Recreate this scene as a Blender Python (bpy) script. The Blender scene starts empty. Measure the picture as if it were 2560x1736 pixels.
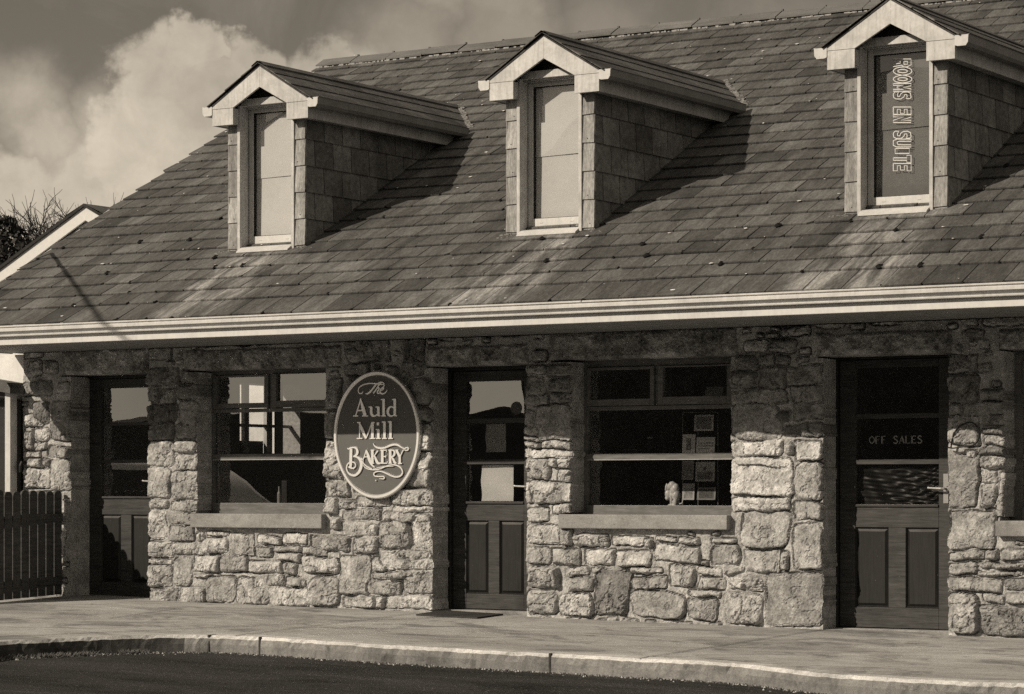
import bpy, bmesh, math, random
import numpy as np
from mathutils import Vector, Matrix
from math import radians, sin, cos, tan, pi
SC = bpy.context.scene
COL = SC.collection
random.seed(7)
# ------------------------------------------------------------------ camera
F = 6680.0; PHI = radians(32.0); HY = 1225.0          # focal length and horizon in photograph pixels (2560 x 1736)
CAM = np.array([11.473, -18.361, 0.0])
FW = np.array([-sin(PHI), cos(PHI), 0.0]); RT = np.array([cos(PHI), sin(PHI), 0.0]); UP = np.array([0, 0, 1.0])
cd = bpy.data.cameras.new('camera'); cam = bpy.data.objects.new('camera', cd); COL.objects.link(cam)
cam.location = CAM; cam.rotation_euler = (pi/2, 0, PHI)
cd.sensor_width = 36.0; cd.lens = 36.0*F/2560.0; cd.shift_y = (HY-868.0)/2560.0
cd.clip_start = 0.5; cd.clip_end = 2000
SC.camera = cam
SC.cycles.blur_glossy = 0.2; SC.cycles.caustics_reflective = True; SC.cycles.use_denoising = False; SC.cycles.sample_clamp_indirect = 5
# ------------------------------------------------------------------ light (toned like the print: light carries the sepia tone)
TONE = (1.0, 0.872, 0.695)
SUN_U, SUN_W = 0.591, -0.689                         # sun travels along (u, 1, w)
sd = Vector((SUN_U, 1, SUN_W)).normalized()
sl = bpy.data.lights.new('sun', 'SUN'); so = bpy.data.objects.new('sun', sl); COL.objects.link(so)
so.rotation_euler = sd.to_track_quat('-Z', 'Y').to_euler()
sl.energy = 4.8; sl.angle = radians(0.5); sl.color = TONE
SC.view_settings.view_transform = 'Standard'; SC.view_settings.look = 'None'
SC.view_settings.exposure = 0.0; SC.view_settings.gamma = 1.0
world = bpy.data.worlds.new('World'); SC.world = world; world.use_nodes = True
def build_world():
    nt = world.node_tree; nt.nodes.clear(); N = nt.nodes.new; L = nt.links.new
    out = N('ShaderNodeOutputWorld'); bg = N('ShaderNodeBackground'); L(bg.outputs[0], out.inputs[0])
    sky = N('ShaderNodeTexSky'); sky.sky_type = 'NISHITA'; sky.sun_disc = False
    sky.sun_elevation = math.asin(-sd.z); sky.sun_rotation = math.atan2(-sd.x, -sd.y)
    sky.altitude = 50; sky.dust_density = 0.6; sky.air_density = 1.0
    bw = N('ShaderNodeRGBToBW'); L(sky.outputs[0], bw.inputs[0])
    tc = N('ShaderNodeTexCoord')
    def M(op, a=None, b=None, c=None, clamp=False):
        n = N('ShaderNodeMath'); n.operation = op; n.use_clamp = clamp
        for i, v in enumerate((a, b, c)):
            if v is None: continue
            if isinstance(v, (int, float)): n.inputs[i].default_value = v
            else: L(v, n.inputs[i])
        return n.outputs[0]
    # cloud banks: soft blobs round fixed directions, broken up by noise
    def noise(scale, detail, rough, dist=0.0, off=0.0):
        n = N('ShaderNodeTexNoise'); n.inputs['Scale'].default_value = scale; n.inputs['Detail'].default_value = detail
        n.inputs['Roughness'].default_value = rough; n.inputs['Distortion'].default_value = dist
        mp = N('ShaderNodeMapping'); mp.inputs['Location'].default_value = (off, off*.7, off*.3)
        L(tc.outputs['Generated'], mp.inputs[0]); L(mp.outputs[0], n.inputs['Vector']); return n.outputs[0]
    wn = N('ShaderNodeTexNoise'); wn.inputs['Scale'].default_value = 26; wn.inputs['Detail'].default_value = 5
    L(tc.outputs['Generated'], wn.inputs['Vector'])
    vs = N('ShaderNodeVectorMath'); vs.operation = 'SUBTRACT'; L(wn.outputs['Color'], vs.inputs[0]); vs.inputs[1].default_value = (.5, .5, .5)
    vm = N('ShaderNodeVectorMath'); vm.operation = 'SCALE'; L(vs.outputs[0], vm.inputs[0]); vm.inputs['Scale'].default_value = 0.034
    va0 = N('ShaderNodeVectorMath'); va0.operation = 'ADD'; L(tc.outputs['Generated'], va0.inputs[0]); L(vm.outputs[0], va0.inputs[1])
    wn2 = N('ShaderNodeTexNoise'); wn2.inputs['Scale'].default_value = 75; wn2.inputs['Detail'].default_value = 6; wn2.inputs['Roughness'].default_value = .6
    L(tc.outputs['Generated'], wn2.inputs['Vector'])
    vs2 = N('ShaderNodeVectorMath'); vs2.operation = 'SUBTRACT'; L(wn2.outputs['Color'], vs2.inputs[0]); vs2.inputs[1].default_value = (.5, .5, .5)
    vm2 = N('ShaderNodeVectorMath'); vm2.operation = 'SCALE'; L(vs2.outputs[0], vm2.inputs[0]); vm2.inputs['Scale'].default_value = 0.016
    va = N('ShaderNodeVectorMath'); va.operation = 'ADD'; L(va0.outputs[0], va.inputs[0]); L(vm2.outputs[0], va.inputs[1])
    dens = None
    for (px, py, r, w) in SKYBLOBS:
        d = FW + RT*(px-1280)/F + UP*(HY-py)/F; d = d/np.linalg.norm(d)
        dn = N('ShaderNodeVectorMath'); dn.operation = 'DISTANCE'; L(va.outputs[0], dn.inputs[0]); dn.inputs[1].default_value = tuple(d)
        mr = N('ShaderNodeMapRange'); mr.interpolation_type = 'SMOOTHSTEP'; L(dn.outputs['Value'], mr.inputs[0])
        soft = (.72, 1.05) if w > .75 else (0.2, 1.3)
        mr.inputs[1].default_value = r/F*soft[1]; mr.inputs[2].default_value = r/F*soft[0]
        mr.inputs[3].default_value = 0; mr.inputs[4].default_value = w
        dens = mr.outputs[0] if dens is None else M('MAXIMUM', dens, mr.outputs[0])
    n1 = noise(9, 8, .55, .6); n2 = noise(60, 7, .6, .3, 3.0)
    # elsewhere in the sky: broken cloud
    g = N('ShaderNodeMapRange'); g.interpolation_type = 'SMOOTHSTEP'; L(noise(3.2, 8, .6, .4, 1.7), g.inputs[0])
    g.inputs[1].default_value = .38; g.inputs[2].default_value = .60; g.inputs[4].default_value = 1.0
    # only away from the cloud bank seen behind the bakery
    dd = N('ShaderNodeVectorMath'); dd.operation = 'DISTANCE'; L(tc.outputs['Generated'], dd.inputs[0])
    d = FW + UP*(HY-400)/F; dd.inputs[1].default_value = tuple(d/np.linalg.norm(d))
    far = N('ShaderNodeMapRange'); L(dd.outputs['Value'], far.inputs[0]); far.inputs[1].default_value = .25; far.inputs[2].default_value = .5
    gen = M('MULTIPLY', g.outputs[0], far.outputs[0])
    dens = M('MAXIMUM', dens, gen)
    shade = M('MULTIPLY_ADD', n2, .9, .55)              # billows within the cloud
    cb = M('MULTIPLY', M('MULTIPLY_ADD', n1, .62, .265), M('MULTIPLY_ADD', n2, .70, .66))
    # the clear sky: Nishita, in black and white
    base = M('MULTIPLY', bw.outputs[0], SKY_K)
    sepz = N('ShaderNodeSeparateXYZ'); L(tc.outputs['Generated'], sepz.inputs[0])
    wisp = N('ShaderNodeMapRange'); L(noise(14, 7, .62, .8, 5.1), wisp.inputs[0]); wisp.inputs[1].default_value = .42; wisp.inputs[2].default_value = .75; wisp.inputs[4].default_value = .22
    dens = M('MAXIMUM', dens, wisp.outputs[0])
    mx = N('ShaderNodeMix'); mx.data_type = 'FLOAT'; L(dens, mx.inputs[0]); L(base, mx.inputs[2]); L(cb, mx.inputs[3])
    cc = N('ShaderNodeCombineXYZ')
    tn = N('ShaderNodeVectorMath'); tn.operation = 'SCALE'; tn.inputs[0].default_value = TONE; L(mx.outputs[0], tn.inputs['Scale'])
    L(tn.outputs[0], bg.inputs['Color']); bg.inputs['Strength'].default_value = 1.0
SKY_K = 0.046
SKYBLOBS = [(490, 95, 85, .95), (420, 190, 130, .9), (620, 190, 110, .85), (520, 320, 220, .9), (300, 330, 150, .7), (700, 300, 170, .8), (790, 190, 110, .76),
            (60, 240, 150, .6), (150, 420, 150, .6), (330, 520, 260, .85), (560, 520, 220, .9), (40, 560, 220, .8), (210, 430, 170, .74), (120, 320, 120, .7), (380, 380, 200, .95), (690, 380, 160, .85), (880, 190, 110, .7), (930, 150, 100, .45),
            (1100, 10, 110, .42), (1250, 8, 120, .42), (1500, 90, 160, .2), (1000, 150, 170, .42), (1250, 120, 160, .35), (240, 640, 200, .7)]
build_world()
# ------------------------------------------------------------------ helpers
def ray(px, py): return FW + RT*(px-1280.0)/F + UP*(HY-py)/F
def at(px, py, Y=0.0):
    """the point of the plane y = Y that the photograph shows at px, py"""
    r = ray(px, py); t = (Y-CAM[1])/r[1]; p = CAM+r*t; return float(p[0]), float(p[2])
def ax(px, Y=0.0): return at(px, HY, Y)[0]
def onplane(px, py, p0, n):
    r = ray(px, py); t = np.dot(np.array(p0)-CAM, n)/np.dot(r, n); return CAM+r*t
def tag(o, label=None, cat=None, group=None, kind=None):
    if label: o['label'] = label
    if cat: o['category'] = cat
    if group: o['group'] = group
    if kind: o['kind'] = kind
    return o
def empty(name, loc=(0, 0, 0), parent=None):
    o = bpy.data.objects.new(name, None); COL.objects.link(o); o.location = loc; o.empty_display_size = .2
    if parent: o.parent = parent
    return o
class MB:
    def __init__(s): s.v = []; s.f = []; s.c = []; s.cur = 1.0
    def quad(s, *p):
        i = len(s.v); s.v += [tuple(q) for q in p]; s.f.append(tuple(range(i, i+len(p)))); s.c.append(s.cur)
    def face(s, idx): s.f.append(tuple(idx)); s.c.append(s.cur)
    def box(s, x0, x1, y0, y1, z0, z1):
        i = len(s.v); s.v += [(x, y, z) for z in (z0, z1) for y in (y0, y1) for x in (x0, x1)]
        for q in ((0, 2, 3, 1), (4, 5, 7, 6), (0, 1, 5, 4), (2, 6, 7, 3), (0, 4, 6, 2), (1, 3, 7, 5)): s.face([i+k for k in q])
    def prism(s, poly, axis, a, b):
        """polygon (2-D list) extruded along axis 'x', 'y' or 'z' from a to b"""
        def P(u, v, w): return {'x': (w, u, v), 'y': (u, w, v), 'z': (u, v, w)}[axis]
        i = len(s.v); n = len(poly)
        s.v += [P(u, v, a) for u, v in poly] + [P(u, v, b) for u, v in poly]
        s.face([i+k for k in range(n)][::-1]); s.face([i+n+k for k in range(n)])
        for k in range(n): s.face([i+k, i+(k+1) % n, i+n+(k+1) % n, i+n+k])
    def tube(s, pts, rad, n=8, cap=True):
        pts = [Vector(p) for p in pts]; rs = rad if isinstance(rad, (list, tuple)) else [rad]*len(pts)
        i0 = len(s.v); up = None
        for k, p in enumerate(pts):
            d = (pts[min(k+1, len(pts)-1)]-pts[max(k-1, 0)]).normalized()
            if up is None:
                up = Vector((0, 0, 1)) if abs(d.z) < .9 else Vector((1, 0, 0))
            a = d.cross(up).normalized(); b = a.cross(d).normalized(); up = b
            for j in range(n):
                t = 2*pi*j/n; s.v.append(tuple(p+(a*cos(t)+b*sin(t))*rs[k]))
        for k in range(len(pts)-1):
            for j in range(n):
                s.face([i0+k*n+j, i0+k*n+(j+1) % n, i0+(k+1)*n+(j+1) % n, i0+(k+1)*n+j])
        if cap:
            s.face([i0+j for j in range(n)][::-1]); s.face([i0+(len(pts)-1)*n+j for j in range(n)])
    def ribbon(s, pts, wid, y0, y1, plane='xz'):
        """a stroke of lettering: polyline in x,z with widths, given thickness from y0 (front) to y1"""
        n = len(pts); L_, R_ = [], []
        for k in range(n):
            a = Vector(pts[max(k-1, 0)]); b = Vector(pts[min(k+1, n-1)]); d = (b-a)
            if d.length < 1e-9: d = Vector((1, 0))
            d.normalize(); nrm = Vector((-d.y, d.x)); w = (wid[k] if isinstance(wid, (list, tuple)) else wid)/2
            p = Vector(pts[k]); L_.append(p+nrm*w); R_.append(p-nrm*w)
        for k in range(n-1):
            a, b, c, d = R_[k], R_[k+1], L_[k+1], L_[k]
            s.quad((a.x, y0, a.y), (b.x, y0, b.y), (c.x, y0, c.y), (d.x, y0, d.y))
            if y1 != y0:
                s.quad((a.x, y1, a.y), (b.x, y1, b.y), (b.x, y0, b.y), (a.x, y0, a.y))
                s.quad((d.x, y0, d.y), (c.x, y0, c.y), (c.x, y1, c.y), (d.x, y1, d.y))
        if y1 != y0:
            for q in (0, -1):
                a, d = R_[q], L_[q]; s.quad((a.x, y0, a.y), (d.x, y0, d.y), (d.x, y1, d.y), (a.x, y1, a.y))
    def build(s, name, mat, parent=None, bevel=0, smooth=False, attr=False, origin=(0, 0, 0)):
        me = bpy.data.meshes.new(name)
        ox, oy, oz = origin
        me.from_pydata([(x-ox, y-oy, z-oz) for x, y, z in s.v], [], s.f); me.materials.append(mat)
        if attr:
            a = me.attributes.new('shade', 'FLOAT', 'FACE'); a.data.foreach_set('value', np.array(s.c, dtype=np.float32))
        me.update()
        bm = bmesh.new(); bm.from_mesh(me); bmesh.ops.recalc_face_normals(bm, faces=bm.faces); bm.to_mesh(me); bm.free()
        if smooth: me.polygons.foreach_set('use_smooth', [True]*len(me.polygons))
        o = bpy.data.objects.new(name, me); COL.objects.link(o); o.location = origin
        if parent: o.parent = parent
        if bevel:
            m = o.modifiers.new('bevel', 'BEVEL'); m.width = bevel; m.segments = 2; m.limit_method = 'ANGLE'; m.angle_limit = radians(40)
        return o
def catmull(pts, n=6):
    P = [np.array(p, float) for p in pts]; P = [2*P[0]-P[1]]+P+[2*P[-1]-P[-2]]; out = []
    for i in range(1, len(P)-2):
        for k in range(n):
            t = k/n; a, b, c, d = P[i-1], P[i], P[i+1], P[i+2]
            out.append(tuple(.5*((2*b)+(c-a)*t+(2*a-5*b+4*c-d)*t*t+(3*b-a-3*c+d)*t**3)))
    out.append(tuple(P[-2])); return out
# ------------------------------------------------------------------ materials
MATS = {}
class NT:
    def __init__(s, name, rough=.8, spec=.3):
        s.m = bpy.data.materials.new(name); s.m.use_nodes = True; s.nt = s.m.node_tree; s.b = s.nt.nodes['Principled BSDF']
        s.b.inputs['Roughness'].default_value = rough; s.b.inputs['Specular IOR Level'].default_value = spec
        s.tc = s.nt.nodes.new('ShaderNodeTexCoord')
    def L(s, a, b): s.nt.links.new(a, b)
    def N(s, t): return s.nt.nodes.new(t)
    def map(s, scale=(1, 1, 1), rot=(0, 0, 0)):
        m = s.N('ShaderNodeMapping'); m.inputs['Scale'].default_value = scale; m.inputs['Rotation'].default_value = rot
        s.L(s.tc.outputs['Object'], m.inputs[0]); return m.outputs[0]
    def noise(s, scale=5, detail=6, rough=.55, vec=None, dist=0):
        n = s.N('ShaderNodeTexNoise'); n.inputs['Scale'].default_value = scale; n.inputs['Detail'].default_value = detail
        n.inputs['Roughness'].default_value = rough; n.inputs['Distortion'].default_value = dist
        s.L(vec if vec is not None else s.tc.outputs['Object'], n.inputs['Vector']); return n.outputs[0]
    def ramp(s, v, a, b, lo, hi, smooth=False):
        r = s.N('ShaderNodeMapRange'); r.inputs[1].default_value = a; r.inputs[2].default_value = b; r.inputs[3].default_value = lo; r.inputs[4].default_value = hi
        if smooth: r.interpolation_type = 'SMOOTHSTEP'
        s.L(v, r.inputs[0]); return r.outputs[0]
    def math(s, op, a, b=None, c=None):
        n = s.N('ShaderNodeMath'); n.operation = op
        for i, v in enumerate((a, b, c)):
            if v is None: continue
            if isinstance(v, (int, float)): n.inputs[i].default_value = v
            else: s.L(v, n.inputs[i])
        return n.outputs[0]
    def attr(s, name='shade'):
        a = s.N('ShaderNodeAttribute'); a.attribute_name = name; return a.outputs['Fac']
    def color(s, v):
        s.L(v, s.b.inputs['Base Color'])
    def bump(s, v, strength=.3, dist=.01):
        b = s.N('ShaderNodeBump'); b.inputs['Strength'].default_value = strength; b.inputs['Distance'].default_value = dist
        s.L(v, b.inputs['Height']); s.L(b.outputs[0], s.b.inputs['Normal'])
def simple(name, base, rough=.8, spec=.3, var=.25, scale=12, bump=.15, stretch=(1, 1, 1)):
    """grey procedural material: base albedo broken up by two sizes of noise"""
    t = NT(name, rough, spec); v = t.map(stretch)
    n1 = t.noise(scale, 6, .6, v); n2 = t.noise(scale*7, 4, .6, v)
    a = t.ramp(n1, .3, .7, 1-var, 1+var); b = t.ramp(n2, .3, .7, 1-var*.5, 1+var*.5)
    t.color(t.math('MULTIPLY', t.math('MULTIPLY', a, b), base)); t.bump(t.math('ADD', n1, t.math('MULTIPLY', n2, .5)), bump, .01)
    MATS[name] = t.m; return t.m
def m_stone():
    t = NT('stone', .92, .15)
    a = t.attr('shade'); mo = t.attr('mortar')
    n1 = t.noise(9, 7, .62); n2 = t.noise(55, 5, .65); n3 = t.noise(150, 3, .6)
    v = t.math('MULTIPLY', t.ramp(n1, .3, .7, .68, 1.32), t.ramp(n2, .3, .7, .62, 1.32))
    v = t.math('MULTIPLY', v, t.ramp(n3, .3, .7, .82, 1.16))
    lich = t.ramp(t.noise(17, 6, .7, dist=.6), .63, .72, 0, .26, True)       # pale lichen and lime
    dark = t.ramp(t.noise(23, 6, .7, dist=.4), .60, .70, 1, .62, True)
    v = t.math('MULTIPLY', t.math('MULTIPLY', a, v), dark)
    t.color(t.math('MINIMUM', t.math('ADD', v, t.math('MULTIPLY', lich, a)), .8))
    h = t.math('ADD', t.math('MULTIPLY', n2, 1.0), t.math('MULTIPLY', n3, .6))
    t.bump(h, .75, .014); return t.m
def m_slate(name, base):
    t = NT(name, .75, .25)
    a = t.attr('shade')
    streak = t.noise(1.0, 7, .68, t.map((8.0, 1.3, 1.3)), .6)
    fine = t.noise(45, 5, .65, t.map((1.6, .5, .5))); big = t.noise(1.3, 6, .65)
    v = t.math('MULTIPLY', t.ramp(streak, .34, .70, .66, 1.5), t.ramp(fine, .3, .7, .62, 1.38))
    v = t.math('MULTIPLY', v, t.ramp(big, .35, .65, .74, 1.26))
    if name == 'roof_slate':                        # lime and lead run-off below each dormer, with the panes' reflected sun painted in
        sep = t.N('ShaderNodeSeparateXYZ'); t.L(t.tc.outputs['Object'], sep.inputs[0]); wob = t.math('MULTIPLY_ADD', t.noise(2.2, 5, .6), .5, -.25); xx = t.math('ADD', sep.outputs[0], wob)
        wash_sun = None
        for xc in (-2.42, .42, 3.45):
            d = t.math('ABSOLUTE', t.math('SUBTRACT', xx, xc)); m_ = t.ramp(d, .20, .52, 1, 0, True); wash_sun = m_ if wash_sun is None else t.math('MAXIMUM', wash_sun, m_)
        wash_sun = t.math('MULTIPLY', wash_sun, t.ramp(sep.outputs[1], -.25, .02, 1, 0, True)); wash_sun = t.math('MULTIPLY', wash_sun, t.ramp(streak, .38, .62, .15, 1.0, True))
        v = t.math('MULTIPLY', v, t.math('MULTIPLY_ADD', wash_sun, 1.45, 1.0))
    lich = t.ramp(t.noise(34, 4, .55), .71, .74, 0, .22, True)
    v = t.math('MULTIPLY', t.math('MULTIPLY', a, v), base)
    t.color(t.math('ADD', v, lich)); t.bump(t.math('ADD', fine, t.noise(160, 3, .6)), .5, .006)
    return t.m
def m_wood(name, base, rough=.45, grain=(3, 3, 60), var=.35):
    t = NT(name, rough, .25)
    g = t.noise(2.0, 6, .6, t.map(grain), .6); g2 = t.noise(14, 5, .6, t.map(grain))
    d = t.noise(6, 5, .6)
    v = t.math('MULTIPLY', t.ramp(g, .3, .7, 1-var, 1+var), t.ramp(g2, .3, .7, .85, 1.15))
    v = t.math('MULTIPLY', v, t.ramp(d, .35, .7, .85, 1.15))
    sp = t.ramp(t.noise(70, 2, .5), .76, .79, 0, .10, True)
    t.color(t.math('ADD', t.math('MULTIPLY', v, base), sp)); t.bump(g2, .25, .004); return t.m
def m_paint(name, base, dirt=.5):
    t = NT(name, .5, .35)
    n = t.noise(5, 7, .65, dist=.5); n2 = t.noise(40, 5, .6); run = t.noise(5, 5, .6, t.map((9, 9, .8)))
    v = t.math('MULTIPLY', t.ramp(n, .35, .68, 1-dirt*.35, 1.05), t.ramp(n2, .3, .75, 1.04, 1-dirt*.22))
    v = t.math('MULTIPLY', v, t.ramp(run, .45, .75, 1.0, 1-dirt*.35))
    sp = t.ramp(t.noise(26, 5, .65), .66, .75, 1, 1-dirt*.7, True)
    t.color(t.math('MULTIPLY', t.math('MULTIPLY', v, base), sp)); t.bump(n2, .12, .004); return t.m
def m_concrete(name, base, var=.2, joints=False, stain=0, attr=False):
    t = NT(name, .9, .2)
    n = t.noise(1.3, 7, .6, t.map((.6, 1.6, 1)), .4); n2 = t.noise(60, 5, .7); n3 = t.noise(9, 6, .65, t.map((.4, 3, 1)))
    n4 = t.noise(220, 2, .5)
    v = t.math('MULTIPLY', t.ramp(n, .3, .7, 1-var, 1+var), t.ramp(n2, .3, .7, .84, 1.16))
    v = t.math('MULTIPLY', v, t.ramp(n3, .3, .7, .80, 1.18)); v = t.math('MULTIPLY', v, t.ramp(n4, .3, .7, .68, 1.32))
    sp = t.ramp(t.noise(38, 3, .5), .70, .75, 1, .6, True)
    if attr: v = t.math('MULTIPLY', v, t.attr())
    if stain:
        v = t.math('MULTIPLY', v, t.ramp(t.noise(1.7, 8, .72, t.map((.7, 1.1, 1)), 1.2), .46, .66, 1.06, 1-stain, True))
        v = t.math('MULTIPLY', v, t.ramp(t.noise(7, 4, .6, None, .3), .62, .68, 1, 1-stain*.8, True))
    t.color(t.math('MULTIPLY', t.math('MULTIPLY', v, base), sp)); t.bump(t.math('ADD', n2, n4), .5, .006); return t.m
def m_asphalt():
    t = NT('asphalt', .93, .2)
    n = t.noise(1.6, 8, .7, t.map((.35, 1.2, 1)), .5); n2 = t.noise(48, 4, .75); vo = t.N('ShaderNodeTexVoronoi'); vo.inputs['Scale'].default_value = 120; t.L(t.tc.outputs['Object'], vo.inputs['Vector'])
    v = t.math('MULTIPLY', t.ramp(n, .34, .66, .3, 2.3), t.ramp(n2, .3, .7, .4, 1.8))
    grit = t.ramp(vo.outputs['Color'], .72, .95, 0, .10)
    g2 = t.math('ADD', t.ramp(t.noise(110, 3, .6), .60, .70, 0, .13, True), t.ramp(t.noise(40, 3, .5), .68, .72, 0, .16, True))
    t.color(t.math('ADD', t.math('MULTIPLY', v, .019), t.math('MULTIPLY', g2, 1))); t.bump(t.math('ADD', vo.outputs['Distance'], n2), .9, .012); return t.m
def m_glass(name, refl, tint=.75, rough=0.0):
    m = bpy.data.materials.new(name); m.use_nodes = True; nt = m.node_tree; nt.nodes.clear()
    o = nt.nodes.new('ShaderNodeOutputMaterial'); mx = nt.nodes.new('ShaderNodeMixShader'); tr = nt.nodes.new('ShaderNodeBsdfTransparent'); gl = nt.nodes.new('ShaderNodeBsdfGlossy')
    tr.inputs[0].default_value = (tint, tint, tint, 1); gl.inputs['Roughness'].default_value = rough; gl.inputs[0].default_value = (.95, .95, .95, 1)
    lw = nt.nodes.new('ShaderNodeLayerWeight'); lw.inputs[0].default_value = .5
    pw = nt.nodes.new('ShaderNodeMath'); pw.operation = 'POWER'; pw.inputs[1].default_value = 5; nt.links.new(lw.outputs['Facing'], pw.inputs[0])
    ad = nt.nodes.new('ShaderNodeMath'); ad.operation = 'MULTIPLY_ADD'; ad.inputs[1].default_value = .85; ad.inputs[2].default_value = refl+.05; nt.links.new(pw.outputs[0], ad.inputs[0])
    # old float glass is never quite flat
    tc = nt.nodes.new('ShaderNodeTexCoord'); n = nt.nodes.new('ShaderNodeTexNoise'); n.inputs['Scale'].default_value = 2.2; n.inputs['Detail'].default_value = 1
    bp = nt.nodes.new('ShaderNodeBump'); bp.inputs['Strength'].default_value = .05; bp.inputs['Distance'].default_value = .02
    nt.links.new(tc.outputs['Object'], n.inputs['Vector']); nt.links.new(n.outputs[0], bp.inputs['Height']); nt.links.new(bp.outputs[0], gl.inputs['Normal'])
    nt.links.new(ad.outputs[0], mx.inputs[0]); nt.links.new(tr.outputs[0], mx.inputs[1]); nt.links.new(gl.outputs[0], mx.inputs[2]); nt.links.new(mx.outputs[0], o.inputs[0])
    return m
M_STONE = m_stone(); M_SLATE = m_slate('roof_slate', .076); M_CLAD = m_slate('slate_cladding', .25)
M_WHITE = m_paint('weathered_white_paint', .54, .8); M_GUT = m_paint('white_gutter_plastic', .54, .45)
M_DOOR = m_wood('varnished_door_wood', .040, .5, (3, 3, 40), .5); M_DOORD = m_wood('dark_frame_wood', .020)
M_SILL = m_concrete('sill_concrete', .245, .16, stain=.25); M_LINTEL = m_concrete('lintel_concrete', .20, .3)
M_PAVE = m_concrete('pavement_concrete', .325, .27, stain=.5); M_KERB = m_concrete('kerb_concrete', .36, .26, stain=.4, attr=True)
M_ASPH = m_asphalt(); M_WFRAME = m_wood('window_frame_wood', .12, .5, (3, 3, 20), .3); M_OPP = simple('dark_roughcast', .05, .95, .1, .3, 3, .3); M_PANEL = m_wood('door_panel_wood', .015, .5, (60, 3, 3)); M_LITCHAMFER = m_wood('lit_chamfer_wood', .085, .4); M_GLASS = m_glass('window_glass', .20, .88); M_DGLASS = m_glass('dormer_glass', .05, .98)
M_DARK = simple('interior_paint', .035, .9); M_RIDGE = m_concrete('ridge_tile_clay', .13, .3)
M_METAL = simple('brushed_metal', .26, .35, .6, .1); M_SIGN = simple('sign_board_paint', .088, .45, .4, .06, 8, .03)
M_CREAM = simple('cream_sign_paint', .55, .5, .3, .06, 20, .03); M_GILT = simple('pale_gilt', .78, .36, .5, .05, 20, .02); M_GILT.node_tree.nodes['Principled BSDF'].inputs['Metallic'].default_value = .8; M_CONC = simple('rough_mortar', .3, .95, .1, .25, 30, .5)
M_SOFF = m_wood('soffit_boards', .20, .6, (40, 2, 2), .3); M_FENCE = m_wood('fence_boards', .07, .8, (3, 3, 30))
M_MOSS = simple('moss', .018, 1, .0, .4, 60, .8); M_BARK = simple('bark', .045, .95, .1, .4, 20, .4)
M_LEAF = simple('evergreen_foliage', .035, .8, .2, .5, 14, .1); M_RUBBER = simple('mat_rubber', .05, .9, .1, .3, 90, .6)
M_PAPER = simple('paper', .62, .8, .1, .08, 4, .05); M_BLIND = simple('window_blind_cloth', .45, .9, .05, .05, 3, .05)
M_GREYB = simple('grey_blind_cloth', .13, .8, .1, .12, 3, .05); M_PLASTER = simple('cream_render', .62, .9, .1, .12, 6, .4)
M_BLACK = simple('black_cable', .012, .5, .3); M_TEXT = simple('white_vinyl_lettering', .60, .6, .2, .05)
M_FADED = simple('faded_gold_lettering', .24, .6, .2, .15)
M_CERAM = simple('painted_ceramic', .55, .35, .4, .3, 35, .1); M_CARD = simple('greeting_card', .30, .6, .2, .7, 40, .0); M_CARDB = simple('card_border', .45, .6, .2, .2, 20, 0)
M_CARP = simple('car_paint', .5, .18, .6, .02, 3, .0); M_HILL = simple('distant_hill', .075, 1, .0, .4, .05, 0); M_GUTS = m_paint('shaded_gutter_plastic', .22, .6); M_SATIN = simple('dark_satin', .009, .40, .22, .3, 5, .05)

# ------------------------------------------------------------------ ground
PZ = lambda x, y: -1.022-.0125*x+.028*y                     # the pavement falls to the street
PN = np.array([.0125, -.028, 1.0]); PP = (0, 0, -1.022)
kerb_px = [(-260, 1640), (-100, 1620), (0, 1606), (100, 1601), (232, 1595), (350, 1591), (461, 1589), (585, 1591), (720, 1599), (900, 1610), (1060, 1619), (1237, 1629), (1420, 1638), (1597, 1648),
           (1750, 1655), (1900, 1667), (2047, 1684), (2180, 1694), (2318, 1702), (2440, 1707), (2560, 1711)]
K = [onplane(x, y, PP, PN) for x, y in kerb_px]
K = [(float(p[0]), float(p[1])) for p in K]
K.append((K[-1][0]+4, K[-1][1]-.25)); K.append((K[-1][0]+30, K[-1][1]-1.2)); K.insert(0, (K[0][0]-.02, K[0][1]-3)); K.insert(0, (K[0][0]-.2, K[0][1]-30))
def ground_grid(name, mat, inner, outer, nx, step_fn, **kw): pass
def kxy(s):
    """smooth kerb line"""
    return s
KS = K[:2]+catmull(K[2:-2], 4)+K[-2:]
def offset(poly, d):
    out = []
    for i, p in enumerate(poly):
        a = Vector(poly[max(i-1, 0)]); b = Vector(poly[min(i+1, len(poly)-1)]); t = (b-a).normalized(); n = Vector((-t.y, t.x)); out.append((p[0]+n.x*d, p[1]+n.y*d))
    return out
KIN = offset(KS, .135)
CI = min(range(len(KS)), key=lambda i: abs(KS[i][0]-K[4][0])+abs(KS[i][1]-K[4][1]))     # where the kerb turns towards the road
def sheet(name, mat, line, side, zf):
    m = MB(); Qd = lambda *p: m.quad(*[(x, y, zf(x, y)) for x, y in p]); yc = line[CI][1]
    for i in range(len(line)-1):
        p, q = line[i], line[i+1]
        if side < 0:
            if i < CI: Qd((-34, p[1]), p, q, (-34, q[1]))
            else:
                for t0, t1 in ((0, .4), (.4, 1)): Qd((p[0], p[1]+(.5-p[1])*t0), (q[0], q[1]+(.5-q[1])*t0), (q[0], q[1]+(.5-q[1])*t1), (p[0], p[1]+(.5-p[1])*t1))
        elif i < CI: Qd(p, (40, p[1]), (40, q[1]), q)
        else: Qd((p[0], yc), (q[0], yc), q, p)
    if side < 0: Qd((-34, yc), line[CI], (line[CI][0], .5), (-34, .5))
    return m.build(name, mat)
pave = tag(sheet('pavement', M_PAVE, KIN, -1, PZ), kind='structure')
KH = .128
mb = MB(); KO = KS; kb_dark = MB(); XDARK = K[8][0]
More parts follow.
